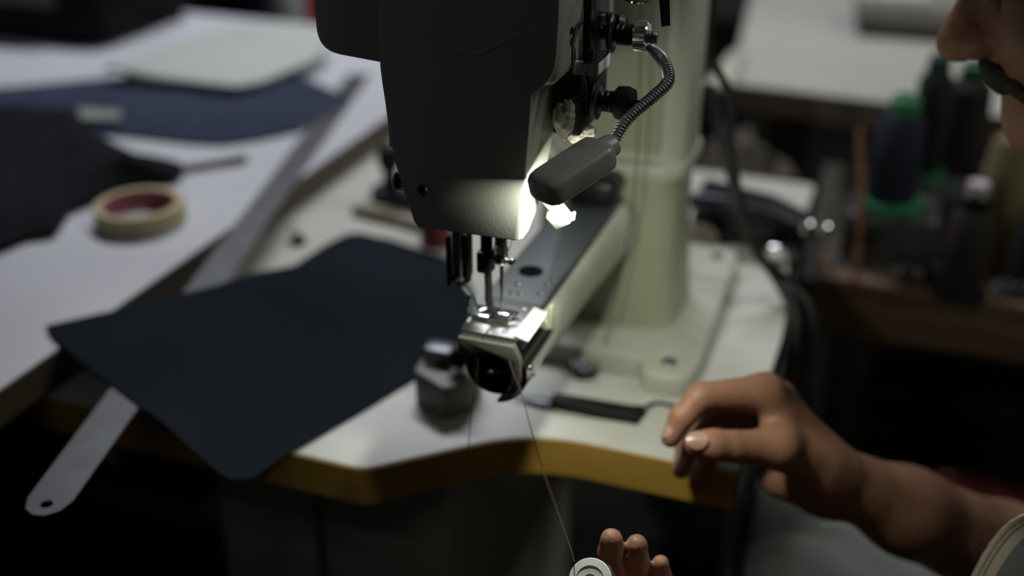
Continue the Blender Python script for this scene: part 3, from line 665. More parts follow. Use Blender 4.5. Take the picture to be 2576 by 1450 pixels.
# ---------------------------------------------------------------- things on the sewing table
p = onz(1465, 948, T)
bob = thing('bobbin', (p[0], p[1]+0.006, T), 'dark grey metal bobbin standing on the table beside the column base', 'bobbin')
bx, by = p[0], p[1]+0.006
MB().lathe([(0, 0), (0.0125, 0), (0.0128, 0.0010), (0.0125, 0.0016), (0, 0.0016)], (bx, by, T), (0, 0, 1), 32).build('lower_flange', m_dsteel, bob)
MB().lathe([(0.0, 0.0016), (0.0112, 0.0016), (0.0116, 0.005), (0.0112, 0.009), (0, 0.009)], (bx, by, T), (0, 0, 1), 32).build('thread_winding', m_tblack, bob)
MB().lathe([(0.003, 0.009), (0.0125, 0.009), (0.0128, 0.0096), (0.0122, 0.0108), (0.0040, 0.0108), (0.003, 0.0098), (0.003, 0.009)], (bx, by, T), (0, 0, 1), 32).build('upper_flange', m_steel, bob)
# thread snips
k0, k1, k2 = onz(1288, 992, T+0.003), onz(1398, 1012, T+0.005), onz(1612, 1046, T+0.006)
sn = thing('thread_snips', (k1[0], k1[1], T), 'black-handled thread snips with grey blade lying on the table', 'snips')
kd = (k2-k1)/np.linalg.norm(k2-k1); kn = np.array([-kd[1], kd[0], 0])
def kp(s, w_): q = k1+kd*s+kn*w_; return (q[0], q[1])
Lh = np.linalg.norm(k2-k1); Lb = np.linalg.norm(k1-k0)
MB().prism(arc_round([kp(-0.004, -0.0065), kp(Lh*0.5, -0.0085), kp(Lh, -0.0075), kp(Lh, 0.0085), kp(Lh*0.4, 0.0085), kp(-0.004, 0.0075)], 0.004, 4), 2, T+0.0004, T+0.0105, 0.003, 3).build('handle', m_bplast, sn)
MB().prism([kp(-Lb, 0.0015), kp(-Lb*0.4, -0.0048), kp(0.004, -0.0055), kp(0.004, 0.0060), kp(-Lb*0.5, 0.0045)], 2, T+0.003, T+0.0048, 0.0005).build('blade', m_dsteel, sn)
q0, q1 = np.array([*kp(Lh-0.002, 0.004), T+0.010]), None
MB().lathe([(0, 0), (0.006, 0), (0.0065, 0.001), (0.0065, 0.006), (0.005, 0.007), (0, 0.007)], (*kp(Lh-0.004, 0.008), T+0.0005), (0, 0, 1), 20).build('pivot_cap', m_bplast, sn)
cord = bez([np.array([*kp(Lh-0.002, 0.010), T+0.005]), onz(1650, 1014, T+0.0025), onz(1690, 1020, T+0.0025), onz(1740, 1032, T+0.0025)], 24)
MB().tube(cord, 0.0016, 8).build('loop_cord', m_cable, sn)
# steel block attachment left of the arm
gx, gy = -0.088, 0.112
gb = thing('guide_block', (gx, gy, T), 'brushed grey steel guide block standing behind the machine arm tip', 'machine attachment')
MB().prism(arc_round([(gx-0.026, gy+0.016), (gx-0.024, gy-0.018), (gx+0.012, gy-0.036), (gx+0.028, gy-0.014), (gx+0.024, gy+0.020)], 0.006, 4), 2, T, T+0.032, 0.002).build('block', M('cast_grey', (0.20, 0.20, 0.18), 0.5, 0.2, var=0.1), gb)
MB().box((gx-0.022, gy-0.004, T+0.032), (gx+0.004, gy+0.016, T+0.046), 0.003).build('slide', m_dsteel, gb)
MB().lathe([(0, 0), (0.0075, 0), (0.009, 0.002), (0.009, 0.008), (0.0075, 0.010), (0, 0.010)], (gx+0.012, gy-0.002, T+0.044), (0.3, -0.85, 0.3), 24).cyl((gx+0.008, gy+0.008, T+0.030), (gx+0.012, gy-0.002, T+0.046), 0.003).build('lock_knob', m_black, gb)
# wooden block with black hand clamp behind the head
wb = thing('wooden_block', (-0.30, 0.445, T), 'small brown wooden board on the table behind the navy panel', 'board')
MB().prism([(-0.343, 0.430), (-0.235, 0.412), (-0.222, 0.472), (-0.333, 0.492)], 2, T, T+0.011, 0.001).build('board', M('beige_ply', (0.36, 0.32, 0.25), 0.6), wb)
MB().prism([(-0.3432, 0.4290), (-0.2348, 0.4108), (-0.2350, 0.4125), (-0.3430, 0.4308)], 2, T+0.0005, T+0.0095).build('bark_edge', m_wood, wb)
cl = thing('hand_clamp', (-0.305, 0.462, T+0.011), 'black upright hand clamp standing on the wooden board', 'clamp')
MB().prism(arc_round([(-0.334, 0.455), (-0.232, 0.437), (-0.228, 0.462), (-0.330, 0.482)], 0.006, 3), 2, T+0.0112, T+0.026, 0.003).build('clamp_base', M('blued_steel', (0.03, 0.04, 0.05), 0.4, 0.5), cl)
MB().lathe([(0, 0), (0.010, 0), (0.008, 0.012), (0.008, 0.020), (0.013, 0.028), (0.0135, 0.044), (0.010, 0.050), (0, 0.051)], (-0.311, 0.466, T+0.0255), (0, 0, 1), 24).build('clamp_knob', m_bplast, cl)
MB().cyl((-0.305, 0.468, T+0.070), (-0.275, 0.476, T+0.082), 0.004, 0.003, 14).build('clamp_lever', m_bplast, cl)
q = onz(1103, 640, T+0.0)
rdb = thing('red_spool', (-0.222, 0.395, T), 'dark red thread spool just behind the presser bar', 'thread spool')
MB().lathe([(0.004, 0.004), (0.016, 0.004), (0.0175, 0.008), (0.0175, 0.036), (0.016, 0.040), (0.004, 0.040)], (-0.222, 0.395, T), (0, 0, 1), 30).build('thread_winding', m_red, rdb)
MB().lathe([(0, 0), (0.019, 0), (0.019, 0.004), (0.005, 0.004), (0.005, 0.040), (0.019, 0.040), (0.019, 0.044), (0, 0.044)], (-0.222, 0.395, T), (0, 0, 1), 30).build('reel', M('maroon_plastic', (0.10, 0.012, 0.012), 0.4), rdb)
q = onz(748, 612, T)
bc = thing('binder_clip', (q[0], q[1], T), 'tiny dark clip standing at the edge of the navy panel', 'clip')
MB().prism([(q[0]-0.010, T+0.0005), (q[0]+0.010, T+0.0005), (q[0]+0.002, T+0.010), (q[0]-0.002, T+0.010)], 1, q[1]-0.006, q[1]+0.006, 0.0008).build('clip_body', m_black, bc)
MB().tube(bez([(q[0], q[1]-0.004, T+0.009), (q[0]-0.006, q[1]-0.004, T+0.016), (q[0]-0.006, q[1]+0.004, T+0.016), (q[0], q[1]+0.004, T+0.009)], 16), 0.0008, 6).build('wire_arm', m_dsteel, bc)
# bobbin winder at the right rear of the table
bw = thing('bobbin_winder', (0.085, 0.52, T), 'black bobbin winder with chrome knobs at the rear right of the table', 'bobbin winder')
MB().box((0.03, 0.475, T), (0.155, 0.515, T+0.010), 0.002).build('foot_plate', m_steel, bw)
MB().prism(arc_round([(0.035, T+0.012), (0.155, T+0.008), (0.165, T+0.030), (0.120, T+0.048), (0.040, T+0.058)], 0.008, 4), 1, 0.500, 0.545, 0.004).build('winder_body', m_black, bw)
MB().tube(bez([(0.028, 0.50, T+0.045), (0.075, 0.49, T+0.052), (0.130, 0.495, T+0.040), (0.175, 0.505, T+0.026)], 24), [0.009]*12+[0.007]*13, 12).build('winder_arm', M('blue_black', (0.02, 0.024, 0.034), 0.35, 0.4), bw)
for k, (x, y, z) in enumerate(((0.160, 0.498, T+0.034), (0.178, 0.502, T+0.032))):
    MB().lathe([(0, 0), (0.005, 0), (0.0075, 0.002), (0.0075, 0.008), (0.005, 0.010), (0, 0.010)], (x, y, z), (0.3, -0.9, 0.3), 24).build('winder_knob', m_chrome, bw)
MB().lathe([(0, 0), (0.014, 0), (0.016, 0.004), (0.016, 0.014), (0.013, 0.018), (0, 0.018)], (0.055, 0.490, T+0.012), (0, -1, 0.2), 28).build('tyre_wheel', M('beige_rubber', (0.34, 0.30, 0.22), 0.6), bw)
MB().box((0.125, 0.470, T+0.002), (0.150, 0.485, T+0.020), 0.003).build('latch', m_chrome, bw)
# hanging threads
ht = bez([ony(1615, -20, 0.20), ony(1600, 440, 0.205), ony(1560, 700, 0.205), ony(1520, 868, 0.205)], 30)
ht[-1][2] = max(ht[-1][2], T+0.002)
tag(MB().tube(ht, 0.0006, 5).build('hanging_thread', m_dkthr), 'thin dark thread hanging down in front of the machine column', 'thread')
# cables
cA = bez([at(1786, 215, 1.12), at(1820, 370, 1.12), at(1856, 500, 1.12), at(1895, 620, 1.12), np.array([0.150, 0.385, T+0.020]), np.array([0.174, 0.352, T-0.010]), np.array([0.172, 0.320, 0.70]), at(1900, 1240, 1.06), at(1872, 1360, 1.06), at(1845, 1500, 1.06), at(1780, 1750, 1.1), np.array([0.10, 0.30, 0.006])], 110)
tag(MB().tube(cA, 0.0052, 10).build('power_cable', m_cable), 'thick black cable hanging past the right edge of the sewing table', 'cable')
cB = bez([at(1800, -40, 1.0), at(1785, 120, 1.01), at(1836, 240, 1.05), at(1838, 330, 1.055), at(1850, 440, 1.055), at(1868, 520, 1.09), at(1908, 640, 1.10), np.array([0.158, 0.40, T+0.016]), np.array([0.190, 0.37, T-0.02]), np.array([0.195, 0.36, 0.6]), np.array([0.19, 0.42, 0.3]), np.array([0.16, 0.50, 0.005])], 80)
tag(MB().tube(cB, 0.0038, 10).build('lamp_cable', m_cable), 'thinner black cable running beside the thick cable from above', 'cable')
# ---------------------------------------------------------------- far table, right rear
ft_ = thing('far_table', (0.42, 1.5, 0), 'white-topped table with worn wooden front edge in the right background', 'table')
MB().prism([(-0.030, 1.09), (0.95, 1.03), (0.95, 1.95), (-0.13, 1.95)], 2, T-0.010, T, 0.001).build('table_top', M('dimmed_laminate', (0.46, 0.455, 0.42), 0.5, var=0.06, scale=4), ft_)  # laminate toned down in colour to imitate dimmer light at this table
MB().prism([(-0.029, 1.092), (0.94, 1.033), (0.94, 1.060), (-0.029, 1.118)], 2, T-0.046, T-0.010, 0.001).build('front_rail', wood_mat('worn_wood', (0.20, 0.10, 0.045), (0.36, 0.33, 0.28), 2.2), ft_)
for x, y in ((0.06, 1.16), (0.88, 1.12), (-0.02, 1.88), (0.88, 1.88)):
    MB().box((x-0.03, y-0.03, 0), (x+0.03, y+0.03, T-0.011), 0.003).build('leg', m_dwood, ft_)
bxp = onz(2150, 92, T); bx2 = onz(2400, 112, T)
ct = thing('storage_box', (bxp[0]+0.12, bxp[1]+0.09, T), 'low pale storage box with dark lower edge on the far table', 'box')
MB().prism([(bxp[0], bxp[1]), (bx2[0], bx2[1]), (bx2[0]+0.02, bx2[1]+0.16), (bxp[0]-0.02, bxp[1]+0.16)], 2, T+0.024, T+0.060, 0.003).build('box_body', M('pale_card', (0.26, 0.25, 0.22), 0.7), ct)
MB().prism([(bxp[0]+0.003, bxp[1]+0.003), (bx2[0]-0.003, bx2[1]+0.003), (bx2[0]+0.017, bx2[1]+0.157), (bxp[0]-0.017, bxp[1]+0.157)], 2, T, T+0.024).build('box_base', m_black, ct)
MB().prism([(bxp[0]-0.004, bxp[1]+0.02), (bx2[0]-0.05, bx2[1]+0.02), (bx2[0]-0.04, bx2[1]+0.155), (bxp[0]-0.02, bxp[1]+0.155)], 2, T+0.060, T+0.068, 0.002).build('box_lid', m_grey_sheet, ct)
q0, q1 = onz(2405, 105, T), onz(2430, 60, T)
q0 = q0+np.array([0.02, 0, 0])
tc2 = thing('teal_jar', (q0[0]+0.03, q0[1]+0.05, T), 'dark teal jar beside the storage box on the far table', 'jar')
MB().lathe([(0, 0), (0.035, 0), (0.038, 0.004), (0.038, 0.055), (0.030, 0.064), (0, 0.064)], (q0[0]+0.03, q0[1]+0.05, T), (0, 0, 1), 28).build('jar_body', M('dark_teal', (0.015, 0.035, 0.045), 0.4), tc2)
MB().lathe([(0, 0), (0.032, 0), (0.032, 0.014), (0.030, 0.016), (0, 0.016)], (q0[0]+0.03, q0[1]+0.05, T+0.064), (0, 0, 1), 28).build('jar_lid', m_black, tc2)
pc = [onz(*q, T+0.012) for q in [(1772, 216), (1842, 207), (1878, 122), (1838, 128)]]
wbd = thing('white_bracket', (-0.06, 1.15, 0), 'white enamelled bracket plate on a dark post left of the far table', 'bracket')
MB().prism([(p[0], p[1]) for p in pc], 2, T+0.0005, T+0.012, 0.002).build('plate', m_ivory, wbd)
MB().box((pc[0][0]-0.022, pc[0][1]+0.02, 0), (pc[0][0]+0.008, pc[0][1]+0.05, T+0.001), 0.003).build('post', m_black, wbd)
# tan sack behind the column
s0 = ony(1925, 370, 0.92)
tag(blob((s0[0]-0.04, 0.92, 0.38), 0.18, (0.75, 0.66, 2.1), 0.6, 0.10).map(lambda x, y, z: (x, y, max(0.0, z))).build('cloth_sack', M('tan_sackcloth', (0.11, 0.092, 0.076), 0.9, var=0.25, scale=9, bump=0.5, bscale=90)), 'dull tan cloth sack on the floor behind the machine column', 'sack')

# ---------------------------------------------------------------- spool shelf
SZ = 0.690
sh = thing('spool_shelf', (0.45, 0.78, 0), 'rough dark wooden shelf stand carrying the thread spools', 'shelf')
for k in range(3):
    MB().box((0.165, 0.645+0.092*k, SZ-0.024), (0.80, 0.733+0.092*k, SZ), 0.003).build('plank', m_wood if k == 0 else m_dwood, sh)
MB().box((0.16, 0.643, SZ-0.075), (0.80, 0.665, SZ-0.024), 0.003).build('front_rail', m_wood, sh)
for x, y in ((0.22, 0.66), (0.76, 0.66), (0.22, 0.89), (0.76, 0.89)):
    MB().box((x-0.025, y-0.012, 0), (x+0.025, y+0.012, SZ-0.024), 0.003).build('leg', m_dwood, sh)
MB().box((0.17, 0.70, 0.22), (0.79, 0.90, 0.245), 0.003).build('lower_plank', m_dwood, sh)
pA, pB = at(2112, 415, 1.52), at(2052, 705, 1.52)
sp = MB().tube([pB, (pA+pB)/2, pA], 0.020, 4, flat=0.45, up=R_).build('side_slat', M('grey_slat', (0.17, 0.165, 0.145), 0.7, var=0.2, scale=15), sh)
pA, pB = at(2165, 320, 1.37), at(2158, 665, 1.37)
tag(MB().tube(bez([np.array([pB[0], pB[1], SZ]), (pB+pA)/2+np.array([0.002, 0, 0]), pA], 16), 0.0042, 8).build('copper_rod', m_copper), 'thin copper-coloured rod standing at the left end of the spool shelf', 'rod')
def tub(x0, x1, y0, y1, label):
    rz = thing('plastic_tub', ((x0+x1)/2, (y0+y1)/2, SZ), label, 'tub', 'upturned tubs on the spool shelf')
    def tubmap(x, y, z): k = 1-0.05*(z-SZ)/0.072; return ((x0+x1)/2+(x-(x0+x1)/2)*k, (y0+y1)/2+(y-(y0+y1)/2)*k, z)
    MB().box((x0+0.004, y0+0.004, SZ+0.001), (x1-0.004, y1-0.004, SZ+0.071), 0.010, 3).map(tubmap).build('tub_body', M('smoky_plastic', (0.055, 0.057, 0.062), 0.3), rz)
    MB().box((x0, y0, SZ), (x1, y1, SZ+0.006), 0.002).build('rim', M('smoky_rim', (0.075, 0.078, 0.084), 0.35), rz)
tub(0.182, 0.305, 0.680, 0.785, 'dark grey plastic tub turned over under the green-based navy spool')
tub(0.232, 0.352, 0.790, 0.915, 'dark grey plastic tub turned over behind, under the two rear spools')
def spool(x, y, z, r, h, mt, mcap, mbase, label, core=None, fl=1.2):
    o = thing('thread_spool', (x, y, z), label, 'thread spool', 'thread spools on the wooden shelf')
    MB().lathe([(0, 0), (r*fl*0.98, 0), (r*fl, 0.003), (r*fl*0.97, 0.011), (r*0.7, 0.012), (0, 0.012)], (x, y, z), (0, 0, 1), 32).build('base_flange', mbase, o)
    MB().lathe([(0, 0.012), (r*0.96, 0.012), (r, 0.018), (r*0.97, h*0.5), (r*0.88, h-0.020), (r*0.62, h-0.010), (0, h-0.010)], (x, y, z), (0, 0, 1), 36).build('thread_winding', mt, o)
    MB().lathe([(0, h-0.010), (r*0.58, h-0.010), (r*0.60, h-0.004), (r*0.56, h+0.008), (r*0.40, h+0.012), (r*0.3, h+0.004), (0, h+0.004)], (x, y, z), (0, 0, 1), 28).build('top_cap', mcap, o)
    if core: MB().lathe([(0, h+0.003), (r*0.44, h+0.003), (r*0.42, h+0.022), (r*0.25, h+0.023), (0, h+0.018)], (x, y, z), (0, 0, 1), 24).build('core_tube', core, o)
p = at(2238, 500, 1.38); spool(p[0], p[1]+0.02, SZ+0.071, 0.030, 0.128, m_tnavy, m_green, m_green, 'navy thread spool with bright green base and cap, on the grey tub', fl=1.35)
p = at(2335, 330, 1.46); spool(p[0], p[1], SZ+0.071, 0.024, 0.150, m_tblack, M('deep_green', (0.010, 0.050, 0.035), 0.5), m_green, 'black thread spool with dark green cap, tallest, behind the navy one')
p = at(2425, 330, 1.48); spool(p[0], p[1]+0.01, SZ+0.071, 0.030, 0.132, m_tbrown, M('mid_green', (0.015, 0.10, 0.045), 0.5), m_black, 'dark brown thread spool with green cap, behind the white-cored one')
p = at(2428, 640, 1.33); spool(p[0], p[1], SZ, 0.027, 0.118, m_tbrown, m_black, m_black, 'brown-black thread spool with pinkish white core tube on the shelf front', core=M('pink_core', (0.55, 0.46, 0.52), 0.5))
p = at(2590, 620, 1.33); spool(p[0]+0.010, p[1]+0.01, SZ, 0.028, 0.120, m_tblack, m_black, m_black, 'black thread spool at the right edge of the photo, on the shelf')
p = at(2508, 560, 1.42)
tcn = thing('thread_cone', (p[0], 0.738, SZ), 'tall tan thread cone between the brown and black spools', 'thread cone', 'thread spools on the wooden shelf')
MB().lathe([(0, 0), (0.036, 0), (0.040, 0.006), (0.037, 0.06), (0.026, 0.160), (0.022, 0.168), (0, 0.168)], (p[0], 0.738, SZ), (0, 0, 1), 32).build('thread_winding', m_ttan, tcn)
MB().lathe([(0, 0.168), (0.012, 0.168), (0.010, 0.185), (0.007, 0.185), (0, 0.178)], (p[0], 0.738, SZ), (0, 0, 1), 24).build('cone_tip', m_white, tcn)
cb = None; wh_ = ['leftmost of the row on the shelf front', 'second of the row on the shelf front', 'third of the row on the shelf front', 'fourth of the row on the shelf front', 'below the tan cone, left', 'below the tan cone, middle', 'below the tan cone, nearest the black spool']
for k, (q, dz) in enumerate([((2322, 640), 0), ((2350, 652), 0), ((2388, 662), 0), ((2418, 668), 0), ((2488, 618), 0), ((2516, 632), 0), ((2548, 650), 0)]):
    p = np.array([(0.262, 0.288, 0.372, 0.398, 0.424, 0.452, 0.482)[k], 0.662+0.006*(k % 2), SZ]); a = 0.4*k
    o = thing('metal_bobbin', (p[0], p[1], SZ), 'small shiny metal bobbin, '+wh_[k], 'bobbin', 'loose metal bobbins on the spool shelf')
    axb = (math.cos(a)*0.5+0.3, -0.8, 0.25); c = np.array([p[0], p[1], SZ+0.0118])
    MB().lathe([(0.003, 0), (0.0110, 0), (0.0112, 0.0008), (0.003, 0.0010), (0.003, 0)], c, axb, 24).lathe([(0.003, 0.009), (0.0110, 0.0092), (0.0112, 0.010), (0.003, 0.0102), (0.003, 0.009)], c, axb, 24).build('flanges', m_chrome, o)
    MB().lathe([(0.0025, 0), (0.0060, 0.001), (0.0060, 0.009), (0.0025, 0.010), (0.0025, 0)], c, axb, 20).build('core', m_steel, o)
cr_ = thing('black_crate', (0.45, 1.35, 0), 'black slatted crate on the floor under the far table', 'crate')
for k in range(4):
    MB().box((0.22, 1.20, 0.02+0.075*k), (0.70, 1.215, 0.08+0.075*k), 0.002).build('slat', m_dwood, cr_)
    MB().box((0.22, 1.50, 0.02+0.075*k), (0.70, 1.515, 0.08+0.075*k), 0.002).build('slat', m_dwood, cr_)
for x in (0.22, 0.685): MB().box((x, 1.215, 0.0), (x+0.015, 1.50, 0.31), 0.002).build('end_board', m_dwood, cr_)
for k, (q, z) in enumerate((((2415, 800), 0.246), ((2478, 850), 0.246))):
    p = onz(*q, z+0.03); tag(blob((p[0], min(0.86, max(0.74, p[1])), z+0.022), 0.024, (1.2, 0.9, 0.9), 2.2+k, 0.3).build('paper_scrap', M('pinkish_paper', (0.34, 0.28, 0.26), 0.9)), ['crumpled pinkish paper scrap, left one on the lower plank', 'crumpled pinkish paper scrap, right one on the lower plank'][k], 'paper')
# clutter under the shelf
def blobth(name, c, r, sc, seed, mat, label, cat, floor=0.0):
    return tag(blob(c, r, sc, seed, 0.12).map(lambda x, y, z: (x, y, max(floor, z))).build(name, mat), label, cat)
q = at(2545, 850, 1.45); blobth('red_cloth', (q[0]+0.02, q[1]+0.0, 0.30), 0.09, (1.2, 0.8, 0.75), 1.1, m_red, 'dark red cloth bundle on the lower plank of the spool shelf', 'cloth', 0.246)
q = at(2430, 1180, 1.6)
bl = thing('paint_tin', (0.42, 0.62, 0), 'dull blue tin on the floor in front of the spool shelf', 'tin')
MB().lathe([(0, 0), (0.07, 0), (0.072, 0.003), (0.070, 0.006), (0.070, 0.158), (0.072, 0.162), (0.066, 0.165), (0.062, 0.158), (0, 0.158)], (0.42, 0.60, 0.0), (0, 0, 1), 32).build('tin_body', M('dull_blue', (0.02, 0.035, 0.09), 0.5), bl)
MB().tube([(0.42+0.072*math.cos(a), 0.60, 0.14+0.072*math.sin(a)) for a in np.linspace(0, math.pi, 20)], 0.002, 6).build('tin_handle', m_steel, bl)
# ---------------------------------------------------------------- behind and below the work table
cols = [(508, m_dwood, 'dark brown'), (545, M('dull_tan_cloth', (0.16, 0.13, 0.10), 0.9), 'tan'), (600, m_dark, 'black'), (668, m_navy, 'navy'), (722, m_grey_sheet, 'pale grey'), (765, M('bright_red_cloth', (0.36, 0.02, 0.025), 0.8), 'red')]
for k, (px_, mt, nm) in enumerate(cols):
    p = ony(px_, 20, 1.24+0.085*(k % 2))
    fr = thing('fabric_roll', (p[0], p[1], 0), nm+' fabric roll standing upright behind the work table', 'fabric roll', 'fabric rolls behind the work table')
    MB().lathe([(0, 0), (0.030, 0), (0.033, 0.01), (0.034, 0.6), (0.033, 1.15), (0.030, 1.16), (0.012, 1.16), (0.012, 1.155), (0, 1.155)], (p[0], p[1], 0), (0, 0, 1), 28).build('rolled_cloth', mt, fr)
    MB().lathe([(0.009, 1.12), (0.0115, 1.12), (0.0115, 1.175), (0.009, 1.175), (0.009, 1.12)], (p[0], p[1], 0), (0, 0, 1), 20).build('card_tube', m_tape, fr)
# drawer under the sewing table's left front corner
dr = MB().box((-0.425, 0.035, 0.655), (-0.306, 0.30, T-0.035), 0.003).build('drawer', m_dwood, st)
MB().box((-0.412, 0.031, 0.690), (-0.385, 0.036, 0.728), 0.001).build('pale_block', m_grey_sheet, dr)  # stands in for a loose pale block, fixed to the drawer front
bn = thing('low_bench', (-0.60, 0.02, 0), 'low dark wooden bench under the tables at lower left', 'bench')
for k in range(3):
    MB().box((-1.05, -0.28+0.155*k, 0.41), (-0.372, -0.13+0.155*k, 0.435), 0.003).build('plank', m_dwood, bn)
for x in (-1.0, -0.43):
    for y in (-0.25, 0.14): MB().box((x-0.025, y-0.025, 0), (x+0.025, y+0.025, 0.41), 0.003).build('leg', m_dwood, bn)
blobth('cloth_heap', (-0.585, -0.03, 0.47), 0.16, (1.25, 1.1, 0.62), 3.3, M('black_navy_cloth', (0.008, 0.010, 0.016), 0.9, bump=0.4, bscale=200), 'dark navy cloth heap piled on the low bench', 'cloth', 0.4355)
# ---------------------------------------------------------------- person: implicit body -> one continuous mesh
def cap(a, b, ra_, rb_): return ('c', np.array(a, float), np.array(b, float), ra_, rb_)
def ell(c, r, A=None): return ('e', np.array(c, float), np.array(r, float), np.eye(3) if A is None else np.array(A, float))
def sd(P, pr):
    if pr[0] == 'c':
        a, b, r0, r1 = pr[1:]; ab = b-a; t = np.clip(((P-a)@ab)/(ab@ab), 0, 1)
        return np.linalg.norm(P-a-t[:, None]*ab, axis=1)-(r0+(r1-r0)*t)
    c, r, A = pr[1:]; q = (P-c)@A.T; k0 = np.linalg.norm(q/r, axis=1); k1 = np.linalg.norm(q/(r*r), axis=1)
    return k0*(k0-1)/np.maximum(k1, 1e-6)
def smin(a, b, k):
    h = np.maximum(k-np.abs(a-b), 0)/k; return np.minimum(a, b)-h*h*k*0.25
def mesher(sdf, lo, hi, h, n=16):
    lo = np.array(lo, float); hi = np.array(hi, float); nb = np.ceil((hi-lo)/(h*n)).astype(int)
    bi = np.stack(np.meshgrid(*[np.arange(k) for k in nb], indexing='ij'), -1).reshape(-1, 3)
    cen = lo+(bi+0.5)*h*n; d = sdf(cen); act = bi[np.abs(d) < h*n*0.8661*1.15+0.012]
    g = np.stack(np.meshgrid(*[np.arange(-1, n+1)]*3, indexing='ij'), -1)
    SX = 1 << 20; keys = []; vts = []; quads = []
    def key(I): return ((I[..., 0]+2)*SX+(I[..., 1]+2))*SX+(I[..., 2]+2)
    for b in act:
        I = g+b*n
        D = sdf((lo+I.reshape(-1, 3)*h)).reshape(n+2, n+2, n+2)
        s = D < 0
        if s.all() or not s.any(): continue
        m = n+1; acc = np.zeros((m, m, m, 3)); cnt = np.zeros((m, m, m))
        for ax_ in range(3):
            for o1 in (0, 1):
                for o2 in (0, 1):
                    sl0 = [None]*3; sl1 = [None]*3; oth = [k for k in range(3) if k != ax_]; off = np.zeros(3)
                    sl0[ax_] = slice(0, m); sl1[ax_] = slice(1, m+1)
                    for o_, k in zip((o1, o2), oth): sl0[k] = slice(o_, m+o_); sl1[k] = slice(o_, m+o_); off[k] = o_
                    a0 = D[tuple(sl0)]; a1 = D[tuple(sl1)]; cr = (a0 < 0) != (a1 < 0)
                    t = np.where(cr, a0/np.where(cr, a0-a1, 1), 0)
                    for k in range(3): acc[..., k] += np.where(cr, t if k == ax_ else off[k], 0)
                    cnt += cr
        has = cnt > 0
        cells = I[:m, :m, :m][has]; pos = lo+(cells+acc[has]/cnt[has][:, None])*h
        keys.append(key(cells)); vts.append(pos)
        for ax_ in range(3):   # edges starting at corners 0..n-1 (array idx 1..n)
            sl0 = [slice(1, n+1)]*3; sl1 = [slice(1, n+1)]*3; sl1[ax_] = slice(2, n+2)
            a0 = s[tuple(sl0)]; a1 = s[tuple(sl1)]; cr = a0 != a1
            if not cr.any(): continue
            base = I[1:n+1, 1:n+1, 1:n+1][cr]; fl = a0[cr]
            u, v = [(1, 2), (2, 0), (0, 1)][ax_]; eu = np.zeros(3, int); ev = np.zeros(3, int); eu[u] = 1; ev[v] = 1
            q = np.stack([key(base-eu-ev), key(base-ev), key(base), key(base-eu)], 1)
            q[~fl] = q[~fl][:, ::-1]; quads.append(q)
    keys = np.concatenate(keys); vts = np.concatenate(vts); quads = np.concatenate(quads)
    uk, ix = np.unique(keys, return_index=True); V = vts[ix]; Q = np.searchsorted(uk, quads)
    ok = (uk[np.clip(Q, 0, len(uk)-1)] == quads).all(1); return V, np.clip(Q, 0, len(uk)-1)[ok]
def relax(V, Q, it=2, k=0.5):
    for _ in range(it):
        S = np.zeros_like(V); C_ = np.zeros(len(V))
        for a, b in ((0, 1), (1, 2), (2, 3), (3, 0)):
            np.add.at(S, Q[:, a], V[Q[:, b]]); np.add.at(C_, Q[:, a], 1); np.add.at(S, Q[:, b], V[Q[:, a]]); np.add.at(C_, Q[:, b], 1)
        V = V*(1-k)+k*S/np.maximum(C_, 1)[:, None]
    return V
def mesh_obj(name, V, Q, mat, parent):
    me = bpy.data.meshes.new(name); base = WLOC[parent.name]
    me.from_pydata((V-base).tolist(), [], Q.tolist()); me.update()
    me.polygons.foreach_set('use_smooth', [True]*len(me.polygons)); me.materials.append(mat)
    o = bpy.data.objects.new(name, me); COL.objects.link(o); o.parent = parent; WLOC[o.name] = base; return o

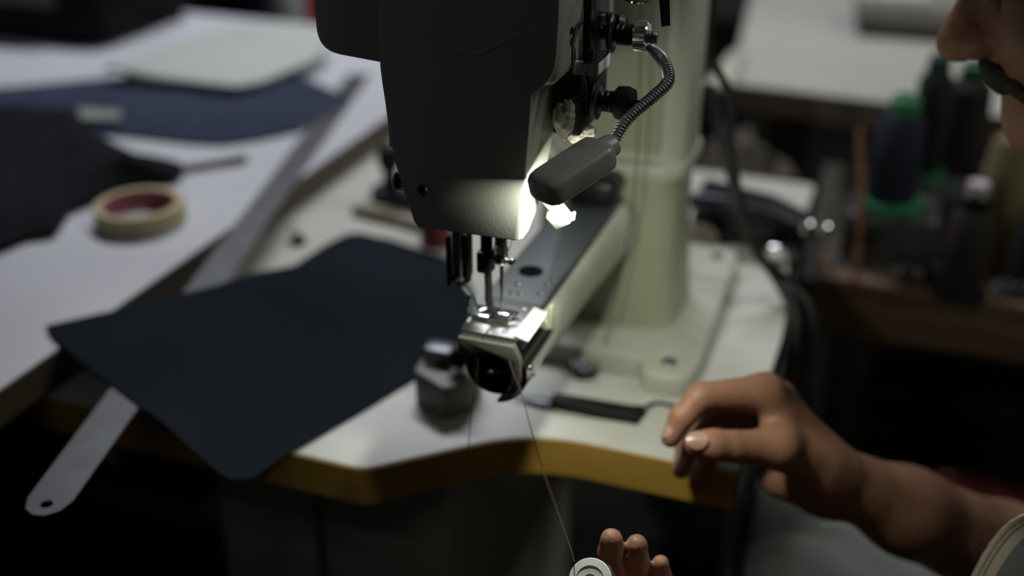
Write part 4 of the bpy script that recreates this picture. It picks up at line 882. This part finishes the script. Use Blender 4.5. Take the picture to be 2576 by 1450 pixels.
man = thing('person', (0.60, 0.316, 0.0), 'person in a striped shirt and pale grey trousers leaning in, holding a bobbin', 'person')
PH = math.radians(24)
hf = np.array([-math.cos(PH), 0, -math.sin(PH)]); hu = np.array([-math.sin(PH), 0, math.cos(PH)]); hl = np.array([0, -1.0, 0])
HS = 1.08; HA = np.array([hf, hl, hu])
H0 = at(2366, 122, 0.83)-HS*(hf*0.119-hu*0.031)
def hp_(f, l, u): return H0+HS*(hf*f+hl*l+hu*u)
headp = [(ell(hp_(-0.012, 0, 0.040), (0.098, 0.077, 0.088), HA), 0.02),
         (ell(hp_(0.030, 0, -0.025), (0.058, 0.062, 0.085), HA), 0.03),
         (cap(hp_(-0.02, 0.050, -0.055), hp_(0.066, 0.010, -0.094), 0.018, 0.021), 0.03), (cap(hp_(-0.02, -0.050, -0.055), hp_(0.066, -0.010, -0.094), 0.018, 0.021), 0.03),
         (cap(hp_(0.070, 0.008, -0.097), hp_(0.070, -0.008, -0.097), 0.020, 0.020), 0.018),
         (cap(hp_(0.070, 0.030, 0.013), hp_(0.078, 0, 0.016), 0.013, 0.013), 0.015), (cap(hp_(0.070, -0.030, 0.013), hp_(0.078, 0, 0.016), 0.013, 0.013), 0.015),
         (cap(hp_(0.055, 0.042, -0.028), hp_(0.050, 0.046, -0.020), 0.017, 0.016), 0.02), (cap(hp_(0.055, -0.042, -0.028), hp_(0.050, -0.046, -0.020), 0.017, 0.016), 0.02),
         (cap(hp_(0.083, 0, 0.006), hp_(0.106, 0, -0.027), 0.0075, 0.0130), 0.010), (ell(hp_(0.1065, 0, -0.031), (0.0145, 0.0135, 0.0125), HA), 0.006),
         (ell(hp_(0.0930, 0.0125, -0.0345), (0.013, 0.0080, 0.0085), HA), 0.006), (ell(hp_(0.0930, -0.0125, -0.0345), (0.013, 0.0080, 0.0085), HA), 0.006),
         (ell(hp_(0.078, 0, -0.056), (0.017, 0.026, 0.013), HA), 0.010),
         (ell(hp_(0.083, 0, -0.0655), (0.0105, 0.021, 0.0048), HA), 0.003), (ell(hp_(0.081, 0, -0.0760), (0.0105, 0.018, 0.0056), HA), 0.003),
         (ell(hp_(-0.012, 0.080, -0.008), (0.016, 0.006, 0.030), HA), 0.008), (ell(hp_(-0.012, -0.080, -0.008), (0.016, 0.006, 0.030), HA), 0.008),
         (cap(hp_(-0.030, 0, -0.050), (0.510, 0.230, 0.985), 0.054, 0.060), 0.03)]
headp = [(pr if i_ == len(headp)-1 else ((pr[0], pr[1], pr[2]*HS, pr[3]) if pr[0] == 'e' else (pr[0], pr[1], pr[2], pr[3]*HS, pr[4]*HS)), k) for i_, (pr, k) in enumerate(headp)]
LS, LE, RS, RE = (0.535, 0.085, 0.945), at(2790, 1660, 0.735), (0.555, 0.375, 0.910), at(2740, 1500, 1.00)
def mix0(a, b, t): return np.array(a)*(1-t)+np.array(b)*t
LW = at(1850, 1770, 0.735); RW = at(2078, 1192, 0.876)
trunk = [(cap(mix0(hp_(-0.030, 0, -0.050), (0.510, 0.230, 0.985), 0.45), (0.535, 0.12, 0.965), 0.045, 0.050), 0.05), (cap(mix0(hp_(-0.030, 0, -0.050), (0.510, 0.230, 0.985), 0.45), (0.545, 0.34, 0.945), 0.045, 0.050), 0.05), (cap((0.54, 0.13, 0.945), (0.54, 0.33, 0.930), 0.060, 0.060), 0.06), (ell((0.605, 0.250, 0.84), (0.105, 0.165, 0.16)), 0.06), (ell((0.67, 0.28, 0.62), (0.105, 0.155, 0.17)), 0.08),
         (cap(LS, LE, 0.052, 0.040), 0.04), (cap(RS, RE, 0.052, 0.042), 0.04)]
def mix(a, b, t): return np.array(a)*(1-t)+np.array(b)*t
arms = [(cap(LE, mix(LE, LW, 0.35), 0.040, 0.039), 0.02), (cap(mix(LE, LW, 0.35), LW, 0.039, 0.026), 0.02),
        (cap(RE, mix(RE, RW, 0.35), 0.043, 0.042), 0.02), (cap(mix(RE, RW, 0.35), mix(RE, RW, 0.72), 0.042, 0.032), 0.02), (cap(mix(RE, RW, 0.72), RW, 0.032, 0.0235), 0.02)]
def A3(*t): return at(*t)
# right hand (open, thumb towards the camera)
r_mcp = [A3(1926, 988, 0.852), A3(1955, 1005, 0.876), A3(1982, 1040, 0.898), A3(2003, 1080, 0.918)]
palmR = [(cap(RW, r_mcp[0], 0.0200, 0.0132), 0.012), (cap(RW, r_mcp[1], 0.0200, 0.0132), 0.012), (cap(RW, r_mcp[2], 0.020, 0.0130), 0.012), (cap(mix(RW, A3(2075, 1240, 0.905), 0.7), r_mcp[3], 0.020, 0.0125), 0.012),
         (cap(A3(2080, 1240, 0.902), A3(1968, 1200, 0.905), 0.0190, 0.0155), 0.014), (cap(A3(1968, 1200, 0.905), r_mcp[3], 0.0140, 0.0125), 0.012),
         (cap(A3(2050, 1172, 0.862), A3(1958, 1128, 0.840), 0.0185, 0.0142), 0.012), (cap(A3(1952, 1030, 0.856), A3(1958, 1112, 0.846), 0.0095, 0.0120), 0.010)]
fingR = [[cap(r_mcp[0], A3(1764, 999, 0.842), 0.0138, 0.0105), cap(A3(1764, 999, 0.842), A3(1716, 1050, 0.838), 0.0104, 0.0093), cap(A3(1716, 1050, 0.838), A3(1687, 1103, 0.836), 0.0092, 0.0073)],
         [cap(r_mcp[1], A3(1795, 1028, 0.880), 0.0135, 0.0108), cap(A3(1795, 1028, 0.880), A3(1733, 1110, 0.876), 0.0106, 0.0095), cap(A3(1733, 1110, 0.876), A3(1713, 1182, 0.868), 0.0093, 0.0073)],
         [cap(r_mcp[2], A3(1840, 1058, 0.905), 0.0130, 0.0104), cap(A3(1840, 1058, 0.905), A3(1778, 1150, 0.900), 0.0102, 0.0091), cap(A3(1778, 1150, 0.900), A3(1752, 1218, 0.890), 0.0089, 0.0069)],
         [cap(r_mcp[3], A3(1900, 1085, 0.925), 0.0119, 0.0092), cap(A3(1900, 1085, 0.925), A3(1860, 1130, 0.922), 0.0089, 0.0081), cap(A3(1860, 1130, 0.922), A3(1842, 1150, 0.915), 0.0078, 0.0063)],
         [cap(A3(1958, 1128, 0.840), A3(1842, 1124, 0.828), 0.0149, 0.0114), cap(A3(1842, 1124, 0.828), A3(1795, 1121, 0.824), 0.0112, 0.0114), cap(A3(1795, 1121, 0.824), A3(1754, 1117, 0.822), 0.0113, 0.0095)]]
# left hand, fingers up, pinching the bobbin
l_mcp = [A3(1560, 1590, 0.722), A3(1605, 1585, 0.726), A3(1650, 1595, 0.732), A3(1692, 1615, 0.738)]
palmL = [(cap(LW, p_, 0.022, 0.0125), 0.012) for p_ in l_mcp]+[(cap(LW, A3(1640, 1690, 0.710), 0.022, 0.016), 0.014)]
fingL = [[cap(l_mcp[0], A3(1486, 1560, 0.738), 0.0115, 0.0095), cap(A3(1486, 1560, 0.738), A3(1466, 1500, 0.732), 0.0092, 0.0085), cap(A3(1466, 1500, 0.732), A3(1478, 1462, 0.724), 0.0082, 0.0070)],
         [cap(l_mcp[1], A3(1560, 1480, 0.742), 0.0115, 0.0094), cap(A3(1560, 1480, 0.742), A3(1536, 1395, 0.732), 0.0092, 0.0082), cap(A3(1536, 1395, 0.732), A3(1538, 1358, 0.725), 0.0080, 0.0074)],
         [cap(l_mcp[2], A3(1620, 1500, 0.748), 0.0110, 0.0092), cap(A3(1620, 1500, 0.748), A3(1600, 1410, 0.738), 0.0090, 0.0080), cap(A3(1600, 1410, 0.738), A3(1602, 1372, 0.731), 0.0078, 0.0072)],
         [cap(l_mcp[3], A3(1686, 1535, 0.752), 0.0100, 0.0080), cap(A3(1686, 1535, 0.752), A3(1664, 1455, 0.743), 0.0078, 0.0066), cap(A3(1664, 1455, 0.743), A3(1662, 1418, 0.737), 0.0064, 0.0058)],
         [cap(A3(1640, 1690, 0.710), A3(1555, 1590, 0.692), 0.0150, 0.0112), cap(A3(1555, 1590, 0.692), A3(1502, 1510, 0.686), 0.0108, 0.0092)]]
allb = headp+trunk+arms
def bnd(pr):
    if pr[0] == 'c': c = (pr[1]+pr[2])/2; return c, np.linalg.norm(pr[1]-pr[2])/2+max(pr[3], pr[4])
    return pr[1], pr[2].max()
def body_sdf(P):
    c = P.mean(0); R = np.linalg.norm(P-c, axis=1).max() if len(P) < 20000 else 9
    def ev(lst, d):
        for pr, k in lst:
            bc_, br = bnd(pr)
            if np.linalg.norm(bc_-c) > br+R+0.09: continue
            e = sd(P, pr); d = e if d is None else smin(d, e, k)
        return d
    d = ev(allb, None); d = ev(palmR, d); d = ev(palmL, d)
    if d is None: d = np.full(len(P), 1.0)
    out = d
    for fg in fingR+fingL:
        fd = None
        for pr in fg:
            bc_, br = bnd(pr)
            if np.linalg.norm(bc_-c) > br+R+0.09: continue
            e = sd(P, pr); fd = e if fd is None else smin(fd, e, 0.004)
        if fd is not None: out = np.minimum(out, smin(d, fd, 0.009))
    # eye sockets
    for s in (1, -1):
        ec = hp_(0.086, 0.031*s, -0.002)
        if np.linalg.norm(ec-c) < R+0.06: out = -smin(-out, np.linalg.norm(P-ec, axis=1)-0.0125, 0.008)
    return out
V, Q = mesher(body_sdf, (0.05, -0.24, 0.42), (0.82, 0.53, 1.32), 0.0024)
V = relax(V, Q, 2, 0.4)
body = mesh_obj('body', V, Q, m_skin, man)
# finger nails: small curved plates on the visible tips
def nail(c, nrm, ln, hw, hl_, lab=None):
    nrm = np.array(nrm, float); nrm /= np.linalg.norm(nrm); ln = np.array(ln, float); ln -= nrm*(ln@nrm); ln /= np.linalg.norm(ln); sdv = np.cross(nrm, ln)
    G = np.zeros((9, 9, 3))
    for i in range(9):
        for j in range(9):
            a, b_ = -1+i/4, -1+j/4
            x = a*math.sqrt(1-b_*b_/2); y = b_*math.sqrt(1-a*a/2)
            G[i, j] = c+sdv*hw*x+ln*hl_*y-nrm*(0.0025*x*x+0.0008*max(0, y)**2)
    n = 81; vs = list(G.reshape(-1, 3))+[p-nrm*0.0012 for p in G.reshape(-1, 3)]; fs = []
    for i in range(8):
        for j in range(8):
            q = (i*9+j, (i+1)*9+j, (i+1)*9+j+1, i*9+j+1); fs += [q, tuple(k+n for k in q[::-1])]
    per = [(i, 0) for i in range(8)]+[(8, j) for j in range(8)]+[(i, 8) for i in range(8, 0, -1)]+[(0, j) for j in range(8, 0, -1)]
    for k in range(len(per)):
        a = per[k][0]*9+per[k][1]; b_ = per[(k+1) % len(per)]; b_ = b_[0]*9+b_[1]; fs.append((b_, a, a+n, b_+n))
    return MB().add(vs, fs).build('fingernail', m_nail, body)
ta, tb = A3(1795, 1121, 0.824), A3(1752, 1117, 0.822); vw = CAM-ta; vw /= np.linalg.norm(vw)
nn = vw*0.95-D_*0.30; nn /= np.linalg.norm(nn); nail(mix(ta, tb, 0.95)+nn*0.0104, nn, tb-ta, 0.0066, 0.0078)
for (a, b_, off, r) in ((A3(1716, 1050, 0.838), A3(1687, 1103, 0.836), -R_*0.85+vw*0.55, 0.0082), (A3(1733, 1110, 0.876), A3(1713, 1182, 0.868), -R_*0.6+vw*0.75, 0.0082)):
    off = off/np.linalg.norm(off); t_ = b_-a; off = off-t_*(off@t_)/(t_@t_); off /= np.linalg.norm(off); nail(mix(a, b_, 0.80)+off*(r-0.0002), off, t_, 0.0052, 0.0062)
# face parts
for s in (1, -1):
    MB().lathe([(0, -0.0118)]+[(0.0118*math.cos(a), 0.0118*math.sin(a)) for a in np.linspace(-1.4, 1.4, 14)]+[(0, 0.0118)], hp_(0.0735, 0.031*s, -0.002), hf, 24).build('lowered_eyelid', m_skin, body)
    MB().tube(bez([hp_(0.088, 0.014*s, 0.018), hp_(0.086, 0.030*s, 0.022), hp_(0.072, 0.050*s, 0.016)], 16), [0.003]+[0.0042]*15+[0.002], 8).build('eyebrow', m_hair, body)
def hair_sdf(P):
    q = (P-H0)@HA.T/HS
    d = sd(P, ell(hp_(-0.014, 0, 0.043), (0.105*HS, 0.084*HS, 0.095*HS), HA))+0.0007*np.sin(q[:, 0]*640+9*np.sin(q[:, 2]*70))*np.sin(q[:, 1]*590+q[:, 2]*310)
    cut = np.maximum((0.020+0.55*np.maximum(q[:, 0]-0.0, 0)-0.9*np.maximum(-q[:, 0], 0)*0.6)-q[:, 2], -1)
    cut = np.maximum(cut, q[:, 0]-0.078)
    return np.maximum(d, cut)
V, Q = mesher(hair_sdf, H0-0.16, H0+0.18, 0.0034); mesh_obj('hair', relax(V, Q, 1, 0.4), Q, m_hair, man)
def mou_sdf(P):
    q = (P-H0)@HA.T; d = None
    for s in (1, -1):
        for a, b_, r0, r1 in (((0.0915, 0.003, -0.0500), (0.0870, 0.018, -0.0550), 0.0078, 0.0074), ((0.0870, 0.018, -0.0550), (0.0720, 0.036, -0.0720), 0.0074, 0.0050), ((0.0915, 0.005, -0.0580), (0.087, 0.018, -0.0630), 0.0066, 0.0062)):
            e = sd(P, cap(hp_(a[0], s*a[1], a[2]), hp_(b_[0], s*b_[1], b_[2]), r0, r1)); d = e if d is None else smin(d, e, 0.005)
    return d+0.0007*np.sin(q[:, 1]*1700+q[:, 2]*500)
V, Q = mesher(mou_sdf, hp_(0.09, 0, -0.055)-0.05, hp_(0.09, 0, -0.055)+0.05, 0.0013); mesh_obj('moustache', V, Q, m_hair, body)
# shirt
m_shirt = bpy.data.materials.new('striped_shirt'); m_shirt.use_nodes = True
def shirt_nodes(m, use_uv):
    nt = m.node_tree; N = nt.nodes; L = nt.links; b = N['Principled BSDF']; b.inputs['Roughness'].default_value = 0.9
    tc = N.new('ShaderNodeTexCoord'); sx = N.new('ShaderNodeSeparateXYZ'); L.new(tc.outputs['UV' if use_uv else 'Object'], sx.inputs[0])
    mu = N.new('ShaderNodeMath'); mu.operation = 'MULTIPLY'; L.new(sx.outputs['Y' if not use_uv else 'X'], mu.inputs[0]); mu.inputs[1].default_value = 2*math.pi/0.0042 if not use_uv else 2*math.pi/0.0027
    sn_ = N.new('ShaderNodeMath'); sn_.operation = 'SINE'; L.new(mu.outputs[0], sn_.inputs[0])
    nz = N.new('ShaderNodeTexNoise'); nz.inputs['Scale'].default_value = 900; L.new(tc.outputs['Object'], nz.inputs['Vector'])
    ad = N.new('ShaderNodeMath'); ad.operation = 'ADD'; L.new(sn_.outputs[0], ad.inputs[0]); L.new(nz.outputs['Fac'], ad.inputs[1])
    rp = N.new('ShaderNodeValToRGB'); rp.color_ramp.elements[0].position = 0.15; rp.color_ramp.elements[1].position = 0.95
    rp.color_ramp.elements[0].color = (0.10, 0.115, 0.12, 1); rp.color_ramp.elements[1].color = (0.24, 0.25, 0.245, 1)
    L.new(ad.outputs[0], rp.inputs['Fac']); out = rp.outputs['Color']
    if use_uv:
        # v = metres from the hem: cream hem band with two dark lines
        r2 = N.new('ShaderNodeValToRGB'); r2.color_ramp.interpolation = 'CONSTANT'; L.new(sx.outputs['Y'], r2.inputs['Fac'])
        cr = r2.color_ramp; cream = (0.50, 0.46, 0.37, 1); dk = (0.025, 0.025, 0.025, 1)
        cr.elements[0].position = 0; cr.elements[0].color = cream; cr.elements[1].position = 0.17; cr.elements[1].color = dk
        for pos, c in ((0.22, cream), (0.34, dk), (0.40, cream), (0.78, (0, 0, 0, 1))): e = cr.elements.new(pos); e.color = c
        gt = N.new('ShaderNodeMath'); gt.operation = 'GREATER_THAN'; L.new(sx.outputs['Y'], gt.inputs[0]); gt.inputs[1].default_value = 0.78
        mx = N.new('ShaderNodeMix'); mx.data_type = 'RGBA'; L.new(gt.outputs[0], mx.inputs[0]); L.new(r2.outputs['Color'], mx.inputs[6]); L.new(out, mx.inputs[7]); out = mx.outputs[2]
    L.new(out, b.inputs['Base Color'])
    bp = N.new('ShaderNodeBump'); bp.inputs['Strength'].default_value = 0.4; bp.inputs['Distance'].default_value = 0.0006; L.new(ad.outputs[0], bp.inputs['Height']); L.new(bp.outputs['Normal'], b.inputs['Normal'])
shirt_nodes(m_shirt, False)
m_cuff = bpy.data.materials.new('striped_cuff'); m_cuff.use_nodes = True; shirt_nodes(m_cuff, True)
cloth = [(cap((0.54, 0.13, 0.958), (0.545, 0.33, 0.943), 0.072, 0.072), 0.06), (ell((0.608, 0.250, 0.83), (0.118, 0.180, 0.17)), 0.06), (ell((0.67, 0.28, 0.62), (0.122, 0.175, 0.19)), 0.08),
         (cap(LS, LE, 0.062, 0.050), 0.04), (cap(RS, RE, 0.062, 0.054), 0.04)]
def shirt_sdf(P):
    d = None
    for pr, k in cloth:
        e = sd(P, pr); d = e if d is None else smin(d, e, k)
    d = d+0.004*np.sin(P[:, 2]*70+P[:, 1]*40)*np.sin(P[:, 0]*45+P[:, 2]*30)
    nk = np.linalg.norm((P-np.array([0.490, 0.230, 1.01]))*np.array([1, 1, 0.8]), axis=1)-0.075
    d = np.maximum(d, -nk); d = np.maximum(d, 0.50-P[:, 2]); return d
V, Q = mesher(shirt_sdf, (0.22, -0.12, 0.46), (0.84, 0.56, 1.06), 0.006); mesh_obj('shirt', relax(V, Q, 1, 0.4), Q, m_shirt, man)
# left sleeve end with its striped hem (loose tube, hem cut obliquely)
axn = -0.80*R_-0.54*D_+0.22*F_; axn /= np.linalg.norm(axn)
HC = at(2502, 1462, 0.742)
e1_ = np.array([0, 0, 1.0])-axn*axn[2]; e1_ /= np.linalg.norm(e1_); e2_ = np.cross(axn, e1_)
nr, ns = 26, 72; V = []; UVv = []
for layer in (0, 1):
    for k in range(nr):
        s = k/(nr-1); back = 0.13*s; Rr = (0.0560-0.003*s-0.0016*layer)
        for i in range(ns):
            a = 2*math.pi*i/ns+math.pi*0.75
            fold = 1+0.035*math.sin(5*a+9*s)*(0.4+s)+0.025*math.sin(3*a-4*s+1)
            p_ = HC+(e1_*math.cos(a)+e2_*math.sin(a))*Rr*fold-axn*(back+0.004*(1-s)*math.cos(2*a))
            if k == 0: p_ = p_+axn*0.0003*math.sin(i*2.6)
            V.append(p_); UVv.append((a*0.056, s*0.13/0.0165))
Fq = []; o_ = nr*ns
for k in range(nr-1):
    for i in range(ns):
        j = (i+1) % ns; Fq += [(k*ns+i, k*ns+j, (k+1)*ns+j, (k+1)*ns+i), (o_+k*ns+j, o_+k*ns+i, o_+(k+1)*ns+i, o_+(k+1)*ns+j)]
for i in range(ns):
    j = (i+1) % ns; Fq += [(j, i, o_+i, o_+j), ((nr-1)*ns+i, (nr-1)*ns+j, o_+(nr-1)*ns+j, o_+(nr-1)*ns+i)]
slv = MB().add(V, Fq).build('sleeve', m_cuff, man, label='sleeve hem with cream band and two dark lines')
uvl = slv.data.uv_layers.new(name='UVMap')
for lp2 in slv.data.loops: uvl.data[lp2.index].uv = UVv[lp2.vertex_index]
fr_ = MB(); A_FR = min(np.linspace(0, 6.28, 200), key=lambda a_: abs(((HC+(e1_*math.cos(a_)+e2_*math.sin(a_))*0.056-CAM)@R_)/((HC+(e1_*math.cos(a_)+e2_*math.sin(a_))*0.056-CAM)@F_)*FPX+CX-2553)+(0 if (e1_*math.cos(a_)+e2_*math.sin(a_))@D_ < 0 and (e1_*math.cos(a_)+e2_*math.sin(a_))@F_ < 0 else 999))
for k in range(7):
    a = A_FR+0.02*k; p_ = HC+(e1_*math.cos(a)+e2_*math.sin(a))*0.0560+axn*0.0
    fr_.tube(bez([p_-axn*0.002, p_+axn*0.002+e1_*0.001, p_+axn*(0.004+0.001*(k % 3))+e1_*(0.002+0.0008*(k % 2))+e2_*0.0006*(k-3)], 6), 0.00022, 4)
fr_.build('frayed_threads', M('cream_thread', (0.5, 0.46, 0.37), 0.9), slv)
# trousers and shoes
leg = [(ell((0.70, 0.29, 0.54), (0.14, 0.165, 0.11)), 0.08)]
for hy, ky, kx in ((0.32, 0.335, 0.205), (0.20, 0.205, 0.215)):
    leg += [(cap((0.68, hy, 0.49), (kx, ky, 0.530), 0.088, 0.066), 0.05), (cap((kx, ky, 0.535), (kx+0.04, ky, 0.10), 0.066, 0.058), 0.03)]
leg += [(cap((0.26, 0.25, 0.555), (0.26, 0.34, 0.550), 0.040, 0.040), 0.08), (cap((0.40, 0.23, 0.540), (0.40, 0.30, 0.540), 0.045, 0.045), 0.08)]
def trous_sdf(P):
    d = None
    for pr, k in leg:
        e = sd(P, pr); d = e if d is None else smin(d, e, k)
    return np.maximum(d+0.0035*np.sin(P[:, 0]*60+P[:, 1]*35)*np.sin(P[:, 1]*70-P[:, 2]*40), 0.085-P[:, 2])
V, Q = mesher(trous_sdf, (0.08, 0.08, 0.05), (0.84, 0.54, 0.72), 0.007); mesh_obj('trousers', relax(V, Q, 1, 0.4), Q, m_trous, man)
for ky in (0.335, 0.205):
    MB().box((0.08, ky-0.045, 0.0), (0.34, ky+0.045, 0.10), 0.03, 4).map(lambda x, y, z: (x, y, z*(0.55+0.45*sstep(0.12, 0.26, x)))).build('shoe', m_bplast, man)

# stool carrying the seated person
sto = thing('stool', (0.72, 0.27, 0), 'plain wooden stool under the seated person', 'stool')
MB().lathe([(0, 0.395), (0.150, 0.395), (0.156, 0.401), (0.156, 0.420), (0.150, 0.426), (0, 0.426)], (0.72, 0.27, 0), (0, 0, 1), 40).build('seat', m_wood, sto)
for sx_ in (-1, 1):
    for sy_ in (-1, 1): MB().cyl((0.72+sx_*0.13, 0.27+sy_*0.13, 0), (0.72+sx_*0.085, 0.27+sy_*0.085, 0.398), 0.013, 0.017, 16).build('leg', m_dwood, sto)

# ---------------------------------------------------------------- bobbin held in the left hand, and its thread
bcn = at(1483, 1462, 0.700); vwb = CAM-bcn; vwb /= np.linalg.norm(vwb)
bax = vwb*0.93-R_*0.30+UP*0.10; bax /= np.linalg.norm(bax)
hb = thing('held_bobbin', bcn, 'white-faced chrome bobbin pinched between the fingers at the bottom of the photo', 'bobbin')
MB().lathe([(0.0030, 0.0), (0.0136, 0.0), (0.0139, 0.0006), (0.0136, 0.0014), (0.0030, 0.0014), (0.0030, 0.0)], bcn-bax*0.011, bax, 44).build('rear_flange', m_chrome, hb)
MB().lathe([(0.0042, 0.0012), (0.0126, 0.0012), (0.0130, 0.004), (0.0126, 0.0088), (0.0042, 0.0088), (0.0042, 0.0012)], bcn-bax*0.011, bax, 44).build('thread_winding', m_dkthr, hb)
MB().lathe([(0.0042, 0.0088), (0.0136, 0.0088), (0.0139, 0.0094), (0.0135, 0.0102), (0.0092, 0.0106), (0.0090, 0.0100), (0.0042, 0.0096), (0.0042, 0.0088)], bcn-bax*0.011, bax, 44).build('white_flange', M('white_enamel', (0.74, 0.78, 0.75), 0.35, var=0.03), hb)
MB().lathe([(0.0028, 0.0), (0.0043, 0.0), (0.0043, 0.0104), (0.0028, 0.0104), (0.0028, 0.0)], bcn-bax*0.011, bax, 28).build('hub', m_steel, hb)
t2 = [ony(1276, 893, -0.0245), ony(1292, 940, -0.030), ony(1312, 990, -0.036), ony(1336, 1080, -0.050), at(1365, 1180, 0.80), at(1400, 1280, 0.765), at(1432, 1370, 0.73), bcn+np.array([-0.011, 0.004, 0.008])]
tag(MB().tube(bez(t2, 80), 0.00038, 5).build('bobbin_thread', m_redthr), 'thin red-brown thread running from the rotary hook down to the held bobbin', 'thread')
